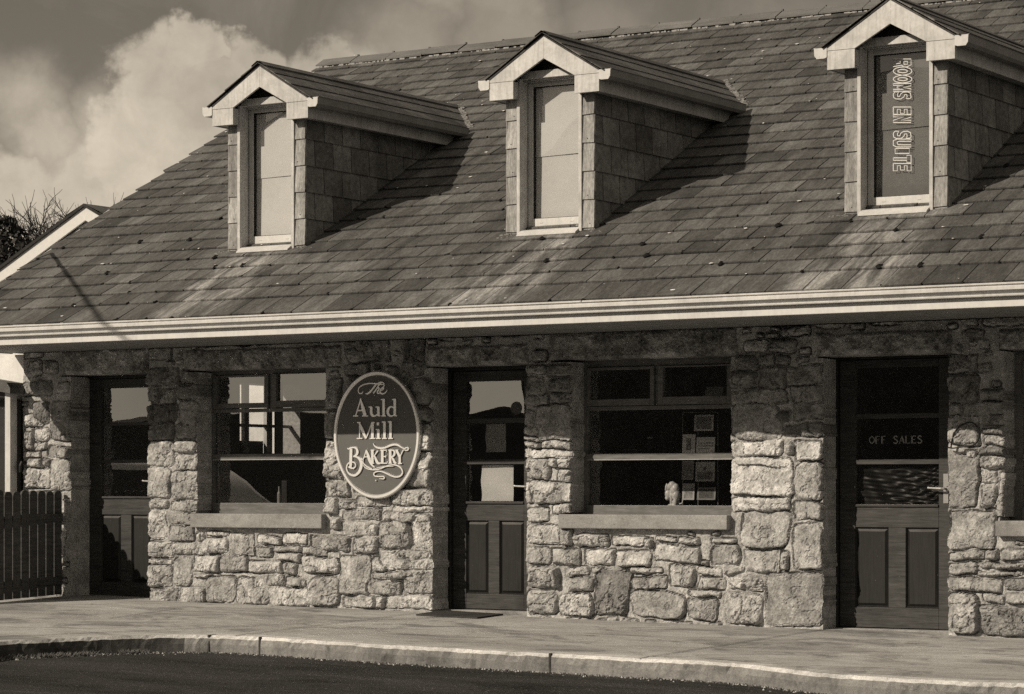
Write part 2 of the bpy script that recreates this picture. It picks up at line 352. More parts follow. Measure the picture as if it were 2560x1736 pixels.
rk = random.Random(3); _kj = [rk.uniform(-.0055, .0055) for _ in range(4096)]
KJ = lambda x: _kj[int(x*33) % 4096]*.7+_kj[int(x*8+99) % 4096]*.8
for i in range(len(KS)-1):
    a, b, c, d = KO[i], KO[i+1], KIN[i+1], KIN[i]
    z = lambda p, o: (p[0], p[1], PZ(*p)+o)
    e0 = offset(KS, .018)
    a2, b2 = e0[i], e0[i+1]
    if a[1] < -7 or a[0] > 7: mm_ = 1
    else: mm_ = max(1, int(math.hypot(b[0]-a[0], b[1]-a[1])/.03))
    m = mb
    lerp = lambda p, q, t: (p[0]+(q[0]-p[0])*t, p[1]+(q[1]-p[1])*t)
    for k in range(mm_):
        t0, t1 = k/mm_, (k+1)/mm_; rows = []
        for t in (t0, t1):
            pa, p2, pc = lerp(a, b, t), lerp(a2, b2, t), lerp(d, c, t); q_ = pa[0]+pa[1]*2.3+40; h = KJ(q_)*1.3; g2_ = KJ(q_+5.3)*1.3
            rows.append([z((pa[0], pa[1]-g2_*.8), -KH-.06), z((pa[0], pa[1]+h*.8), -KH*.5), z((pa[0], pa[1]+g2_), -.020+h*.6), z((p2[0], p2[1]+h), .003+g2_*.3), z(pc, .004)])
        for j in range(4):
            m.cur = (.50, .60, 1.30, 1.1)[j]*(.42 if a[0] < XDARK-.01 and j < 2 else 1); m.quad(rows[0][j], rows[1][j], rows[1][j+1], rows[0][j+1])  # left stretch: face darker, top as elsewhere
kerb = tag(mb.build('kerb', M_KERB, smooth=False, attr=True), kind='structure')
# joints in kerb and pavement: narrow dark grooves
def joint(name_pts, w=.012):
    mbj.ribbon
mbj = MB()
def strip3(pts, w, lift):
    for (x0, y0), (x1, y1) in zip(pts[:-1], pts[1:]):
        d = Vector((x1-x0, y1-y0)).normalized(); n = Vector((-d.y, d.x))*w/2
        mbj.quad(*[(x, y, PZ(x, y)+lift) for x, y in ((x0-n.x, y0-n.y), (x1-n.x, y1-n.y), (x1+n.x, y1+n.y), (x0+n.x, y0+n.y))])
for (p, q) in (((2059, 1575), (1597, 1648)), ((1040, 1534), (588, 1591)), ((465, 1519), (271, 1548))):
    a = onplane(*p, PP, PN); b = onplane(*q, PP, PN)
    n = 14; pts = [(a[0]+(b[0]-a[0])*t/n+rk.uniform(-.004, .004), a[1]+(b[1]-a[1])*t/n) for t in range(n+1)]
    strip3(pts, .011, .0065)
for px in (461, 588, 1597):                                 # open joints in the kerb face
    j = min(range(len(KS)), key=lambda i: abs(KS[i][0]-onplane(px, 1600, PP, PN)[0])+abs(KS[i][1]-onplane(*min(kerb_px, key=lambda q: abs(q[0]-px)), PP, PN)[1])*2)
    x, y = KS[j]
    mbj.box(x-.008, x+.008, y-.003, y+.10, PZ(x, y)-KH-.03, PZ(x, y)+.0055)
tag(mbj.build('pavement_joint', simple('joint_dirt', .05, 1, 0, .3)), kind='structure')
# road
road = tag(sheet('road', M_ASPH, KS, 1, lambda x, y: PZ(x, y)-KH), kind='structure')
mb = MB(); mb.quad((-400, -400, -3.4), (400, -400, -3.4), (400, 400, -3.4), (-400, 400, -3.4))
tag(mb.build('ground', M_HILL), kind='structure')
# gravel, grass and dirt gathered along the foot of the kerb: crumbs
mb = MB(); rr = random.Random(5)
KD = [p for p in KS if p[0] < 9 and p[1] > -6]
for _ in range(2600):
    i = rr.randrange(len(KD)-1); t = rr.random(); x = KD[i][0]+(KD[i+1][0]-KD[i][0])*t; y = KD[i][1]+(KD[i+1][1]-KD[i][1])*t
    off = rr.expovariate(1/.025); tn = Vector((KD[i+1][0]-KD[i][0], KD[i+1][1]-KD[i][1])).normalized(); x += tn.y*off; y -= tn.x*off; s = rr.uniform(.004, .012)*(1.5 if x < -3.3 and rr.random() < .4 else 1); z = PZ(x, y)-KH+off*.004
    mb.cur = rr.choice([.06, .1, .2, .35, .05])
    a = rr.random()*6; p = [(x+s*cos(a+k*2.1)*rr.uniform(.7, 1.3), y+s*sin(a+k*2.1), z) for k in range(3)]; top = (x, y, z+s*rr.uniform(.7, 1.3))
    for k in range(3): mb.quad(p[k], p[(k+1) % 3], top)
t = NT('grit', .95, .1); t.color(t.attr('shade'))
tag(mb.build('gravel', t.m, attr=True), 'loose grit and crumbs of gravel along the foot of the kerb', 'gravel', kind='stuff')
# weeds at the foot of the darker kerb on the left
mb = MB()
for _ in range(500):
    pxw = rr.choice((20, 110, 140, 200, 320))+rr.gauss(0, 20); pyw = float(np.interp(pxw, [q[0] for q in kerb_px], [q[1] for q in kerb_px])); w_ = onplane(pxw, pyw, PP, PN); x, y = w_[0]+rr.uniform(.0, .06), w_[1]-rr.uniform(.0, .03)
    z = PZ(x, y)-KH; a = rr.random()*6.3; h = rr.uniform(.015, .045); l = rr.uniform(.01, .035)
    mb.quad((x, y, z), (x+l*cos(a), y+l*sin(a), z+h*.7), (x+l*cos(a)*1.5+.004, y+l*sin(a)*1.5, z+h), (x+.006, y+.003, z))
tag(mb.build('weeds', simple('weed_leaf', .10, .8, .2)), 'small weeds growing at the foot of the kerb on the left', 'weeds', kind='stuff')
# ------------------------------------------------------------------ the bakery building
B = empty('bakery_building', (0, 0, -1.02)); tag(B, 'long low stone bakery with slate roof, three dormers and white gutter', 'building')
def P(o):                                            # parent to the building, keeping world coordinates
    o.parent = B; o.location = (o.location[0], o.location[1], o.location[2]+1.02); return o
# --- value noise on arrays
def vnoise(X, Y, scale, seed):
    r = np.random.RandomState(seed); T = r.rand(256, 256)
    u = X*scale+37.3; v = Y*scale+71.7; iu = np.floor(u).astype(int); iv = np.floor(v).astype(int); fu = u-iu; fv = v-iv
    fu = fu*fu*fu*(fu*(fu*6-15)+10); fv = fv*fv*fv*(fv*(fv*6-15)+10)
    a = T[iu % 256, iv % 256]; b = T[(iu+1) % 256, iv % 256]; c = T[iu % 256, (iv+1) % 256]; d = T[(iu+1) % 256, (iv+1) % 256]
    return (a*(1-fu)+b*fu)*(1-fv)+(c*(1-fu)+d*fu)*fv
def fbm(X, Y, scale, seed, oct=4, gain=.5):
    s = 0; a = 1; t = 0
    for k in range(oct): s = s+a*(vnoise(X, Y, scale*2**k, seed+k)-.5); t += a; a *= gain
    return s/t*2
# --- stones traced from the photograph: pixel boxes; tones under the eaves carry their shadow
KX = 900/2324
TRACE = {
 (0, 560): [(960,935,1160,1040,.3),(1170,940,1280,1035,.3),(950,1040,1030,1150,.3),(1035,1060,1140,1160,.35),(1150,1045,1280,1130,.25),(1160,1140,1275,1290,.42),(950,1165,1145,1280,.12),(965,1290,1120,1400,.2),(1135,1290,1270,1385,.4),(950,1405,1125,1565,.55),(1135,1400,1270,1480,.65),(1140,1490,1280,1590,.75),
   (2110,1000,2200,1200,.45),(2100,1215,2175,1385,.4),(2105,1400,2200,1640,.75)],
 (0, 1126): [(950,110,1100,305,.6),(1115,130,1278,322,.55),(955,315,1090,375,.5),(1105,330,1280,395,.65),(955,380,1080,575,.75),(1095,405,1265,480,.4),(1095,490,1260,585,.4),(955,590,1120,695,.6),(1130,590,1315,670,.7),(955,705,1110,735,.7),(955,740,1110,880,.6),(1118,685,1240,880,.55),(965,890,1150,985,.5),(1160,880,1340,985,.6),
   (1275,530,1325,585,.7),(1340,525,1475,560,.75),(1320,570,1475,668,.8),(1490,540,1645,682,.6),(1670,555,1815,610,.85),(1650,625,1765,690,.55),(1825,535,1990,608,.85),(2010,555,2260,650,.4),(1775,618,1945,662,.5),(1795,665,1945,718,.7),(1955,625,2115,680,.55),(2120,660,2200,705,.8),(1250,675,1425,785,.8),(1430,680,1600,795,.45),(1605,715,1835,797,.75),(1845,725,1920,805,.6),(1950,690,2185,800,.65),(1255,795,1370,820,.8),(1345,815,1525,985,.45),(1530,820,1730,1000,.65),(1735,810,1840,875,.6),(1855,815,1985,880,.6),(1740,885,2005,1012,.75),(2005,815,2190,1005,.5)],
 (850, 1126): [(-90,60,30,180,.6),(-90,195,68,303,.6),(-90,310,-20,410,.75),(-15,318,100,375,.65),(105,295,325,360,.65),(345,250,603,352,.7),(345,355,605,400,.75),(25,375,270,448,.5),(280,395,495,465,.6),(-50,430,10,520,.5),(15,455,180,560,.65),(188,478,240,560,.75),(250,455,455,632,.5),(465,415,603,632,.8),(90,570,245,675,.7),(245,640,600,775,.65),(0,680,200,935,.55),(208,700,300,785,.6),(205,790,310,835,.7),(310,780,545,835,.6),(165,845,400,935,.45),(415,800,600,925,.5),(20,945,235,1020,.6),(245,945,290,1020,.7),(300,930,600,1030,.8),(440,95,600,240,.55),
   (1210,55,1355,195,.75),(1365,55,1400,120,.8),(1415,60,1495,130,.6),(1405,135,1490,205,.75),(1240,205,1495,345,.7),(1200,210,1235,340,.8),(1205,370,1355,465,.75),(1380,350,1495,410,.75),(1205,480,1430,608,.7),(1435,500,1505,610,.5),(1205,625,1360,735,.55),(1370,635,1560,740,.5),(1520,545,1735,628,.8),(1755,560,1960,620,.8),(1590,640,1770,745,.75),(1780,645,2015,750,.75),(1970,570,2025,630,.5),(2050,560,2170,595,.7),(2190,560,2324,605,.7),(2030,615,2324,725,.65),(1215,745,1415,890,.55),(1450,755,1610,815,.65),(1625,760,1700,800,.6),(1490,825,1635,915,.5),(1215,900,1410,1065,.5),(1420,925,1630,1075,.7),(1650,765,1870,1070,.2),(1880,755,2075,795,.65),(1885,815,2110,900,.45),(2130,740,2285,880,.65),(1885,910,2230,1085,.45),(2245,965,2440,1100,.5)],
 (850, 560): [(515,1285,600,1460,.85),(505,1465,600,1640,.8),(510,1190,592,1275,.3),(430,1000,595,1170,.3),(400,740,540,990,.25),(1195,915,1330,965,.6),(1345,910,1495,975,.3),(1205,980,1330,1100,.35),(1345,995,1495,1095,.3),(1200,1105,1340,1165,.4),(1350,1105,1495,1160,.4),(1200,1195,1255,1300,.5),(1262,1172,1497,1393,.5),(1195,1310,1290,1365,.75),(1195,1372,1290,1400,.4),(1197,1405,1295,1440,.6),(1300,1400,1495,1450,.7),(1195,1455,1505,1510,.85),(1200,1515,1340,1600,.8),(1345,1515,1400,1575,.7),(1410,1515,1495,1575,.75)],
 (1660, 1126): [(310,570,468,605,.75),(310,610,495,738,.4),(500,390,812,635,.55),(440,305,820,395,.8),(430,55,838,298,.8),(850,78,1030,328,.6),(838,340,1028,450,.5),(840,475,1028,775,.5),(525,645,750,795,.6),(755,660,815,780,.55),(215,750,380,805,.7),(390,750,525,798,.6),(225,812,400,900,.6),(415,815,640,905,.65),(390,920,640,1125,.6),(655,790,1030,1145,.38),(165,905,370,955,.7),
   (1835,30,2030,375,.35),(2045,40,2195,120,.5),(2045,135,2150,205,.6),(2055,210,2150,380,.5),(2155,140,2195,430,.6),(1835,395,2140,645,.5),(1835,655,2070,710,.5),(2080,650,2165,710,.55),(2180,640,2360,712,.5),(1838,725,2025,805,.5),(2030,725,2354,770,.45),(2030,778,2324,815,.5),(1838,825,2190,915,.4),(2200,830,2374,910,.4),(1838,920,2030,1190,.5),(2065,925,2190,990,.5),(2200,920,2400,985,.5),(2045,1000,2600,1210,.3)],
 (1660, 560): [(440,1160,760,1393,.5),(430,1075,800,1155,.45),(430,965,600,1060,.3),(470,860,600,955,.3),(610,850,720,915,.28),(610,925,790,1060,.28),(730,850,820,910,.28),(800,915,1025,1030,.4),(830,1040,1020,1145,.4),(845,1150,1030,1260,.35),(665,1210,825,1280,.1),(780,1290,1040,1370,.2),(525,755,670,830,1.0),(765,665,945,720,.5),(680,750,860,830,.3),(440,1400,770,1500,.85),(780,1405,840,1490,.7),(850,1400,1027,1530,.75),(440,1508,835,1600,.88),
   (1830,850,2030,960,.35),(1835,975,2035,1150,.25),(2050,1070,2200,1145,.25),(1835,1160,1925,1235,.35),(1930,1155,2200,1235,.35),(1832,1240,2035,1430,.5),(2050,1235,2200,1300,.35),(2055,1310,2200,1360,.3),(2060,1367,2200,1430,.65),(2030,1445,2205,1495,.2),(1950,1458,2025,1520,.6),(2060,1508,2200,1575,.6)],
 (0, 840): [],
}
STONES = []
for (ox, oy), L_ in TRACE.items():
    for (x0, y0, x1, y1, s) in L_:
        a = at(ox+x0*KX, oy+y0*KX); b = at(ox+x1*KX, oy+y1*KX); STONES.append((a[0], b[0], b[1], a[1], s))
kk = 400/1576
for (x0, y0, x1, y1, s) in [(250,770,425,895,.7),(245,905,345,1120,.45),(360,910,490,1035,.7),(350,1045,465,1130,.75),(480,1090,695,1200,.45),(248,1140,420,1200,.7),(290,1210,415,1295,.65),(430,1210,505,1290,.4),(248,1300,500,1510,.65),(510,1220,698,1530,.55),(510,640,698,1035,.3),(330,650,490,870,.2)]:
    a = at(x0*kk, 840+y0*kk); b = at(x1*kk, 840+y1*kk); STONES.append((a[0], b[0], b[1], a[1], s))
# openings (x0, x1, z0, z1)
WL, WR, WTOP = -5.275, 5.7, 1.246
D1 = (ax(177), ax(373), -1.3, at(280, 934)[1]); D2 = (ax(1083), ax(1315), -1.3, at(1200, 912)[1]); D3 = (ax(2060), ax(2369), -1.3, at(2200, 886)[1])
W1 = (ax(496), ax(813), at(660, 1284)[1], at(640, 921)[1]); W2 = (ax(1431), ax(1826), at(1620, 1286)[1], at(1620, 893)[1])
W3 = (ax(2512), ax(2512)+1.42, at(2520, 1302)[1], at(2520, 872)[1])
OPEN = [D1, D2, D3, W1, W2, W3]
LINT = []
for o, (pl, pr, pt) in zip((D1, W1, D2, W2, D3, W3), ((150, 372, 872), (462, 856, 868), (1062, 1322, 862), (1372, 1846, 824), (2040, 2382, 828), (2495, 2990, 815))):
    LINT.append((ax(pl), ax(pr), o[3]-.004, at((pl+pr)/2, pt)[1]))
SILL = []
for o, (pl, pr, pt, pb) in zip((W1, W2, W3), ((488, 816, 1284, 1318.5), (1407, 1828, 1286, 1321), (2497, 3020, 1302, 1341))):
    SILL.append((ax(pl), ax(pr) if o is not W3 else o[1]+.1, at(pl, pb)[1], at(pl, pt)[1]))
def free(r, occ): return all(r[1] <= o[0] or r[0] >= o[1] or r[3] <= o[2] or r[2] >= o[3] for o in occ)
occ = [s[:4] for s in STONES]+OPEN+LINT+SILL
rs = random.Random(11)
for (w, h, n) in ((.42, .20, 900), (.30, .15, 1500), (.2, .12, 2500), (.15, .08, 4000), (.09, .05, 5000), (.06, .035, 6000)):
    for _ in range(n):
        ww = w*rs.uniform(.75, 1.25); hh = h*rs.uniform(.75, 1.3); x = rs.uniform(WL-.02, WR); z = rs.uniform(-1.1, WTOP+.03)
        r = (x, x+ww, z, z+hh); g = .012
        if free((r[0]-g, r[1]+g, r[2]-g, r[3]+g), occ):
            occ.append(r); STONES.append(r+(rs.uniform(.3, .75),))
def wall_patch(name, x0, x1, z0, z1, stones, holes, mat, res=.0072, keep_edge=True, base=.0, lintel=False, seed=1, depth=.31):
    nx = int((x1-x0)/res)+1; nz = int((z1-z0)/res)+1
    xs = np.linspace(x0, x1, nx); zs = np.linspace(z0, z1, nz); X, Z = np.meshgrid(xs, zs, indexing='ij')
    wx = fbm(X, Z, 7, seed+3, 3)*.020+fbm(X, Z, 30, seed+5, 3)*.007; wz = fbm(X, Z, 7, seed+9, 3)*.018+fbm(X, Z, 30, seed+13, 3)*.007
    U = X+wx; V = Z+wz
    best = np.full(X.shape, 9.0); sid = np.full(X.shape, -1, int)
    R = np.random.RandomState(seed)
    for k, (a, b, c, d, s) in enumerate(stones):
        i0 = max(0, int((a-.05-x0)/res)); i1 = min(nx, int((b+.05-x0)/res)+2); j0 = max(0, int((c-.05-z0)/res)); j1 = min(nz, int((d+.05-z0)/res)+2)
        if i1 <= i0 or j1 <= j0: continue
        hx = (b-a)/2; hz = (d-c)/2; r = min(hx, hz)*R.uniform(.12, .55); g = .003
        u = U[i0:i1, j0:j1]-(a+b)/2; v = V[i0:i1, j0:j1]-(c+d)/2
        rot = R.uniform(-.045, .045); sh = R.uniform(-.10, .10); tp = R.uniform(-.10, .10)
        u2 = u*math.cos(rot)+v*math.sin(rot)+v*sh; v2 = v*math.cos(rot)-u*math.sin(rot); u2 = u2*(1+tp*v2/max(hz, .02)*.5)
        qx = np.abs(u2)-(hx-g-r); qz = np.abs(v2)-(hz-g-r)
        sdf = np.hypot(np.maximum(qx, 0), np.maximum(qz, 0))+np.minimum(np.maximum(qx, qz), 0)-r
        sub = best[i0:i1, j0:j1]; m = sdf < sub; sub[m] = sdf[m]; sid[i0:i1, j0:j1][m] = k
    ins = best < 0
    ns = max(len(stones), 1)
    prot = R.uniform(.012, .046, ns); tx = R.uniform(-.11, .11, ns); tz = R.uniform(-.13, .09, ns); rough = R.uniform(.8, 2.3, ns); rad = R.uniform(.003, .009, ns)
    S = np.array([s[4] for s in stones]) if stones else np.array([.5]); cx = np.array([(s[0]+s[1])/2 for s in stones]) if stones else np.array([0]); cz = np.array([(s[2]+s[3])/2 for s in stones]) if stones else np.array([0])
    f1 = fbm(X, Z, 12, seed+21, 4, .55); f2 = fbm(X, Z, 45, seed+31, 3, .6); crag = 1-np.abs(fbm(X, Z, 11, seed+41, 4, .55))*2.2
    k = np.maximum(sid, 0); prof = 1-np.exp(np.minimum(best, 0)/rad[k])
    hs = (prot[k]+tx[k]*(X-cx[k])+tz[k]*(Z-cz[k]))*prof+.006+rough[k]*(f1*.008+f2*.0035-np.maximum(crag-.74, 0)*.035)*np.minimum(prof*1.4, 1)
    pl = None
    for q in range(3):
        a_, b_, c_ = R.uniform(-.30, .30, ns), R.uniform(-.34, .22, ns), R.uniform(.0, .012, ns)
        h_ = a_[k]*(X-cx[k]+wx)+b_[k]*(Z-cz[k]+wz)+c_[k]; pl = h_ if pl is None else np.minimum(pl, h_)
    hs = hs+np.maximum(pl, -.035)*np.minimum(prof*1.2, 1)
    hm = np.clip(fbm(X, Z, 5, seed+51, 3)*.016+.001, -.008, .016)*1.0+f1*.004+f2*.004-np.maximum(0, .016-np.abs(best))*np.clip(1.7+2.6*fbm(X, Z, 6, seed+71, 3), 0.2, 3.0)
    H = np.where(ins, np.maximum(hs, hm+.001), hm)
    if lintel:
        ed = np.minimum(np.minimum(X-x0, x1-X), np.minimum(Z-z0, z1-Z)); H = .020+f1*.016+f2*.007-np.maximum(0, .026+f1*.03-ed)*.9
    shade = np.where(ins, (.085+.50*S[k])*(1+.42*f1+.25*f2), .38*(1+.25*fbm(X, Z, 6, seed+61, 3)))
    if lintel: shade = .27*(1+.6*f1+.6*fbm(X, Z, 5, seed+77, 4)+.5*f2)
    keep = np.ones(X.shape, bool)
    for (a, b, c, d) in holes:
        core = (X > a+.014) & (X < b-.014) & (Z > c) & (Z < d-.006); edge = (X > a-.004) & (X < b+.004) & (Z > c) & (Z < d+.002)
        keep &= ~(core | (edge & ~ins))
    idx = -np.ones(X.shape, int)
    cell = keep[:-1, :-1] & keep[1:, :-1] & keep[:-1, 1:] & keep[1:, 1:]
    used = np.zeros(X.shape, bool)
    for di in (0, 1):
        for dj in (0, 1): used[di:nx-1+di, dj:nz-1+dj] |= cell
    idx[used] = np.arange(used.sum())
    verts = np.stack([X[used], -H[used], Z[used]], 1)
    I, J = np.nonzero(cell)
    faces = np.stack([idx[I, J], idx[I+1, J], idx[I+1, J+1], idx[I, J+1]], 1)
    sh = shade[used]
    # return the edges of the patch back into the wall
    ext_v, ext_f, ext_s = [], [], []
    nv = len(verts); cp = np.zeros((nx+1, nz+1), bool); cp[1:nx, 1:nz] = cell
    vx, vz = X, Z
    def add(i0, j0, i1, j1):
        a, b = idx[i0, j0], idx[i1, j1]; q = nv+len(ext_v)
        ext_v.append((X[i0, j0], depth, Z[i0, j0])); ext_v.append((X[i1, j1], depth, Z[i1, j1])); ext_s.extend([sh[a], sh[b]]); ext_f.append((a, q, q+1, b))
    for i in range(0, nx):
        col_a = cp[i, 1:nz+0] if i > 0 else np.zeros(nz-1, bool); col_b = cp[i+1, 1:nz] if i < nx-1 else np.zeros(nz-1, bool)
        d = col_a != col_b
        for j in np.nonzero(d)[0]:
            if col_b[j]: add(i, j, i, j+1)
            else: add(i, j+1, i, j)
    for j in range(0, nz):
        ra = cp[1:nx, j] if j > 0 else np.zeros(nx-1, bool); rb = cp[1:nx, j+1] if j < nz-1 else np.zeros(nx-1, bool)
        for i in np.nonzero(ra != rb)[0]:
            if rb[i]: add(i+1, j, i, j)
            else: add(i, j, i+1, j)
    V_ = np.vstack([verts, np.array(ext_v).reshape(-1, 3)]); F_ = np.vstack([faces, np.array(ext_f, int).reshape(-1, 4)]); s_ = np.concatenate([sh, np.array(ext_s)])
    me = bpy.data.meshes.new(name); me.vertices.add(len(V_)); me.vertices.foreach_set('co', V_.astype(np.float32).ravel())
    me.loops.add(F_.size); me.loops.foreach_set('vertex_index', F_.astype(np.int32).ravel())
    me.polygons.add(len(F_)); me.polygons.foreach_set('loop_start', np.arange(0, F_.size, 4, dtype=np.int32)); me.polygons.foreach_set('loop_total', np.full(len(F_), 4, np.int32))
    me.update(calc_edges=True)
    a = me.attributes.new('shade', 'FLOAT', 'POINT'); a.data.foreach_set('value', s_.astype(np.float32))
    sm = np.zeros(len(F_), bool); sm[:len(faces)] = False; me.polygons.foreach_set('use_smooth', sm)
    me.materials.append(mat); o = bpy.data.objects.new(name, me); COL.objects.link(o); return P(o)
wall_holes = OPEN+[(l[0]+.02, l[1]-.02, l[2]-.01, l[3]-.02) for l in LINT]+[(s[0]+.01, s[1]-.01, s[2]+.004, s[3]+.02) for s in SILL]
wall = wall_patch('stone_wall', WL, WR, -1.14, WTOP, STONES, wall_holes, M_STONE)
for i, l in enumerate(LINT):
    wall_patch('lintel', l[0]+.002, l[1]-.002, l[2], l[3], [], [], M_STONE, lintel=True, seed=50+i, depth=.30)
# gable end wall on the left, rear wall, floor, partitions: plain closed masonry
def onX(px, py, X):
    r = ray(px, py); t = (X-CAM[0])/r[0]; p = CAM+r*t; return float(p[1]), float(p[2])
GX = WL+.15; gy = [onX(p, 1050, GX)[0] for p in (570, 721)]; gz0, gz1 = onX(640, 1134, GX)[1], onX(640, 962, GX)[1]
mb = MB(); mb.box(WL+.001, WL+.30, .31, gy[0], -1.2, 1.9); P(mb.build('gable_wall', M_CONC))
mb = MB(); mb.box(WL+.001, WL+.30, gy[1], 10.3, -1.2, 1.9); P(mb.build('gable_wall', M_CONC))
mb = MB(); mb.box(WL+.001, WL+.30, gy[0], gy[1], -1.2, gz0); P(mb.build('gable_wall', M_CONC))
mb = MB(); mb.box(WL+.001, WL+.30, gy[0], gy[1], gz1, 1.9); P(mb.build('gable_wall', M_CONC))
mb = MB(); mb.prism([(0.0, 1.247), (10.3, 1.247), (10.3, 1.40), (4.9, 4.35)], 'x', WL+.03, WL+.28); P(mb.build('gable_wall', M_CONC))
mb = MB(); mb.box(5.4, 5.7, .31, 10.3, -1.2, 1.9); P(mb.build('gable_wall', M_CONC))
# --- interior
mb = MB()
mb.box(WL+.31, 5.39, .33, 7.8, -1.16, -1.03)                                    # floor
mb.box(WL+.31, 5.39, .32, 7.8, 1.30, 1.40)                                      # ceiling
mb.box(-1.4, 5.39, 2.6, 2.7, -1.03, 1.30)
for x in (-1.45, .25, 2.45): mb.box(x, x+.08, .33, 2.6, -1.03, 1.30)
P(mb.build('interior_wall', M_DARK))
mb = MB()
for p in ((603, 615), (659, 673)): mb.box(GX+.0, GX+.04, onX(p[0], 1050, GX)[0], onX(p[1], 1050, GX)[0], gz0, gz1)
zz = onX(600, 1060, GX)[1]; mb.box(GX+.001, GX+.038, gy[0], gy[1], zz-.03, zz)
P(mb.build('back_window_frame', M_WHITE))
mb = MB(); mb.box(GX+.06, GX+.08, onX(674, 1050, GX)[0], onX(692, 1050, GX)[0], gz0, gz1)
mb.box(GX-.02, GX-.01, gy[0], onX(660, 1050, GX)[0], gz0+.0, onX(600, 1102, GX)[1])
P(mb.build('back_curtain', M_DOORD))
# --- eaves: soffit, fascia, gutter
EL, ER = -5.42, 6.4; FZ0, FZ1 = 1.243, 1.395
mb = MB(); mb.box(EL+.02, ER, -1.18, .34, FZ0+.010, FZ0+.022); P(mb.build('soffit', M_SOFF))
mb = MB(); mb.box(EL, ER, -1.208, -1.18, FZ0, FZ1); P(mb.build('fascia', m_paint('fascia_paint', .56, .3), bevel=.003))
gt = at(850, 778, -1.28)[1]; gb = at(850, 808, -1.25)[1]; gh = gt-gb
prof = [(-1.276, gt), (-1.283, gt-.003), (-1.283, gt-.012), (-1.273, gt-.016), (-1.270, gt-.022), (-1.279, gt-.030), (-1.279, gt-.050), (-1.262, gb+.030), (-1.246, gb+.020), (-1.244, gb+.015), (-1.250, gb+.010), (-1.248, gb+.002), (-1.24, gb), (-1.212, gb), (-1.212, gt-.01), (-1.216, gt-.01), (-1.216, gb+.008), (-1.235, gb+.012), (-1.262, gt-.045), (-1.264, gt)]
mb = MB(); mb.prism(prof, 'x', EL-.01, ER); g = P(mb.build('gutter', M_GUT))
mb = MB(); mb.prism([(-1.18, FZ0+.003), (0.0, FZ0+.003), (0.0, 1.98), (-1.18, FZ1)], 'x', EL, EL+.02); P(mb.build('eave_end_board', M_WHITE))
# --- main roof
TA = tan(radians(28)); CA = cos(radians(28)); SA = sin(radians(28))
EY, EZ = -1.215, 1.412; RZ = lambda y: EZ+(y-EY)*TA
RIDGE_Y = 4.63; RIDGE_Z = RZ(RIDGE_Y); XL, XR = -5.22, 6.6
mb = MB(); mb.cur = .5
mb.quad((XL+.03, EY+.05, RZ(EY+.05)-.012), (XR, EY+.05, RZ(EY+.05)-.012), (XR, RIDGE_Y, RIDGE_Z-.012), (XL+.03, RIDGE_Y, RIDGE_Z-.012))
mb.quad((XL+.03, RIDGE_Y, RIDGE_Z-.012), (XR, RIDGE_Y, RIDGE_Z-.012), (XR, 10.5, RIDGE_Z-.012-(10.5-RIDGE_Y)*TA), (XL+.03, 10.5, RIDGE_Z-.012-(10.5-RIDGE_Y)*TA))
rr = random.Random(21)
def slate(mb, O, U, V, Nn, u0, u1, v0, v1, lift, th, tilt=0, chip=True):
    """one slate: O origin, U along the course, V up the slope, Nn outward"""
    def q(u, v, h): return tuple(O+U*u+V*v+Nn*h)
    b = lift; t = .002
    j = [rr.uniform(-.004, .004) for _ in range(4)]
    lo = [(u0+j[0]*.4, v0+j[1]+tilt), (u1+j[2]*.4, v0+j[3]-tilt)]
    if chip and rr.random() < .14:
        c = rr.uniform(.012, .04); side = rr.random() < .5
        if side: lo = [(lo[0][0], lo[0][1]+c), (lo[0][0]+c*1.2, lo[0][1]), lo[1]]
        else: lo = [lo[0], (lo[1][0]-c*1.3, lo[1][1]), (lo[1][0], lo[1][1]+c)]
    top = [q(u, v, b+th) for u, v in lo]+[q(u1, v1, t+th*.4), q(u0, v1, t+th*.4)]
    mb.quad(*top)
    for a, c in zip(lo[:-1], lo[1:]): mb.quad(q(a[0], a[1], b-.004), q(c[0], c[1], b-.004), q(c[0], c[1], b+th), q(a[0], a[1], b+th))
    mb.quad(q(u0, v1, t), q(lo[0][0], lo[0][1], b-.004), q(lo[0][0], lo[0][1], b+th), q(u0, v1, t+th*.4))
    mb.quad(q(lo[-1][0], lo[-1][1], b-.004), q(u1, v1, t), q(u1, v1, t+th*.4), q(lo[-1][0], lo[-1][1], b+th))
O = Vector((0, EY, EZ)); Ux = Vector((1, 0, 0)); Vs = Vector((0, CA, SA)); Nr = Vector((0, -SA, CA))
G = .205/CA; nrow = int((RIDGE_Y-EY)/CA/G)+1
moss_spots = []; lich_spots = []
for i in range(nrow):
    v0 = (-1.15-EY)/CA+(i-.0)*G if i else .0
    v0 = (-1.15-EY)/CA+i*G if i > 0 else -.03
    v1 = (-1.15-EY)/CA+(i+1)*G+.03
    if v1 > (RIDGE_Y-EY)/CA: v1 = (RIDGE_Y-EY)/CA
    ph = (.055 if i % 2 else .205); k = int((XL-ph)/.30)-1; x = ph+k*.30
    while x < XR:
        a, b = max(x+.004, XL+rr.uniform(-.012, .012)), min(x+.296, XR)
        if b-a > .03:
            mb.cur = rr.choice((.66, .85, .95, 1, 1.05, 1.12, 1.32))*rr.uniform(.93, 1.07)
            slate(mb, O, Ux, Vs, Nr, a, b, v0, v1, .011+rr.uniform(0, .006), .009, rr.uniform(-.004, .004) if rr.random() < .8 else rr.uniform(-.012, .012))
            if rr.random() < (.30 if i < 6 else (.08 if i < 10 else .015)): moss_spots.append((x+rr.uniform(-.01, .01), v0+rr.uniform(-.01, .03), i))
            if rr.random() < .20: lich_spots.append((x+rr.uniform(0, .3), v0+rr.choice((-.003, rr.uniform(0, .2)))))
        x += .30
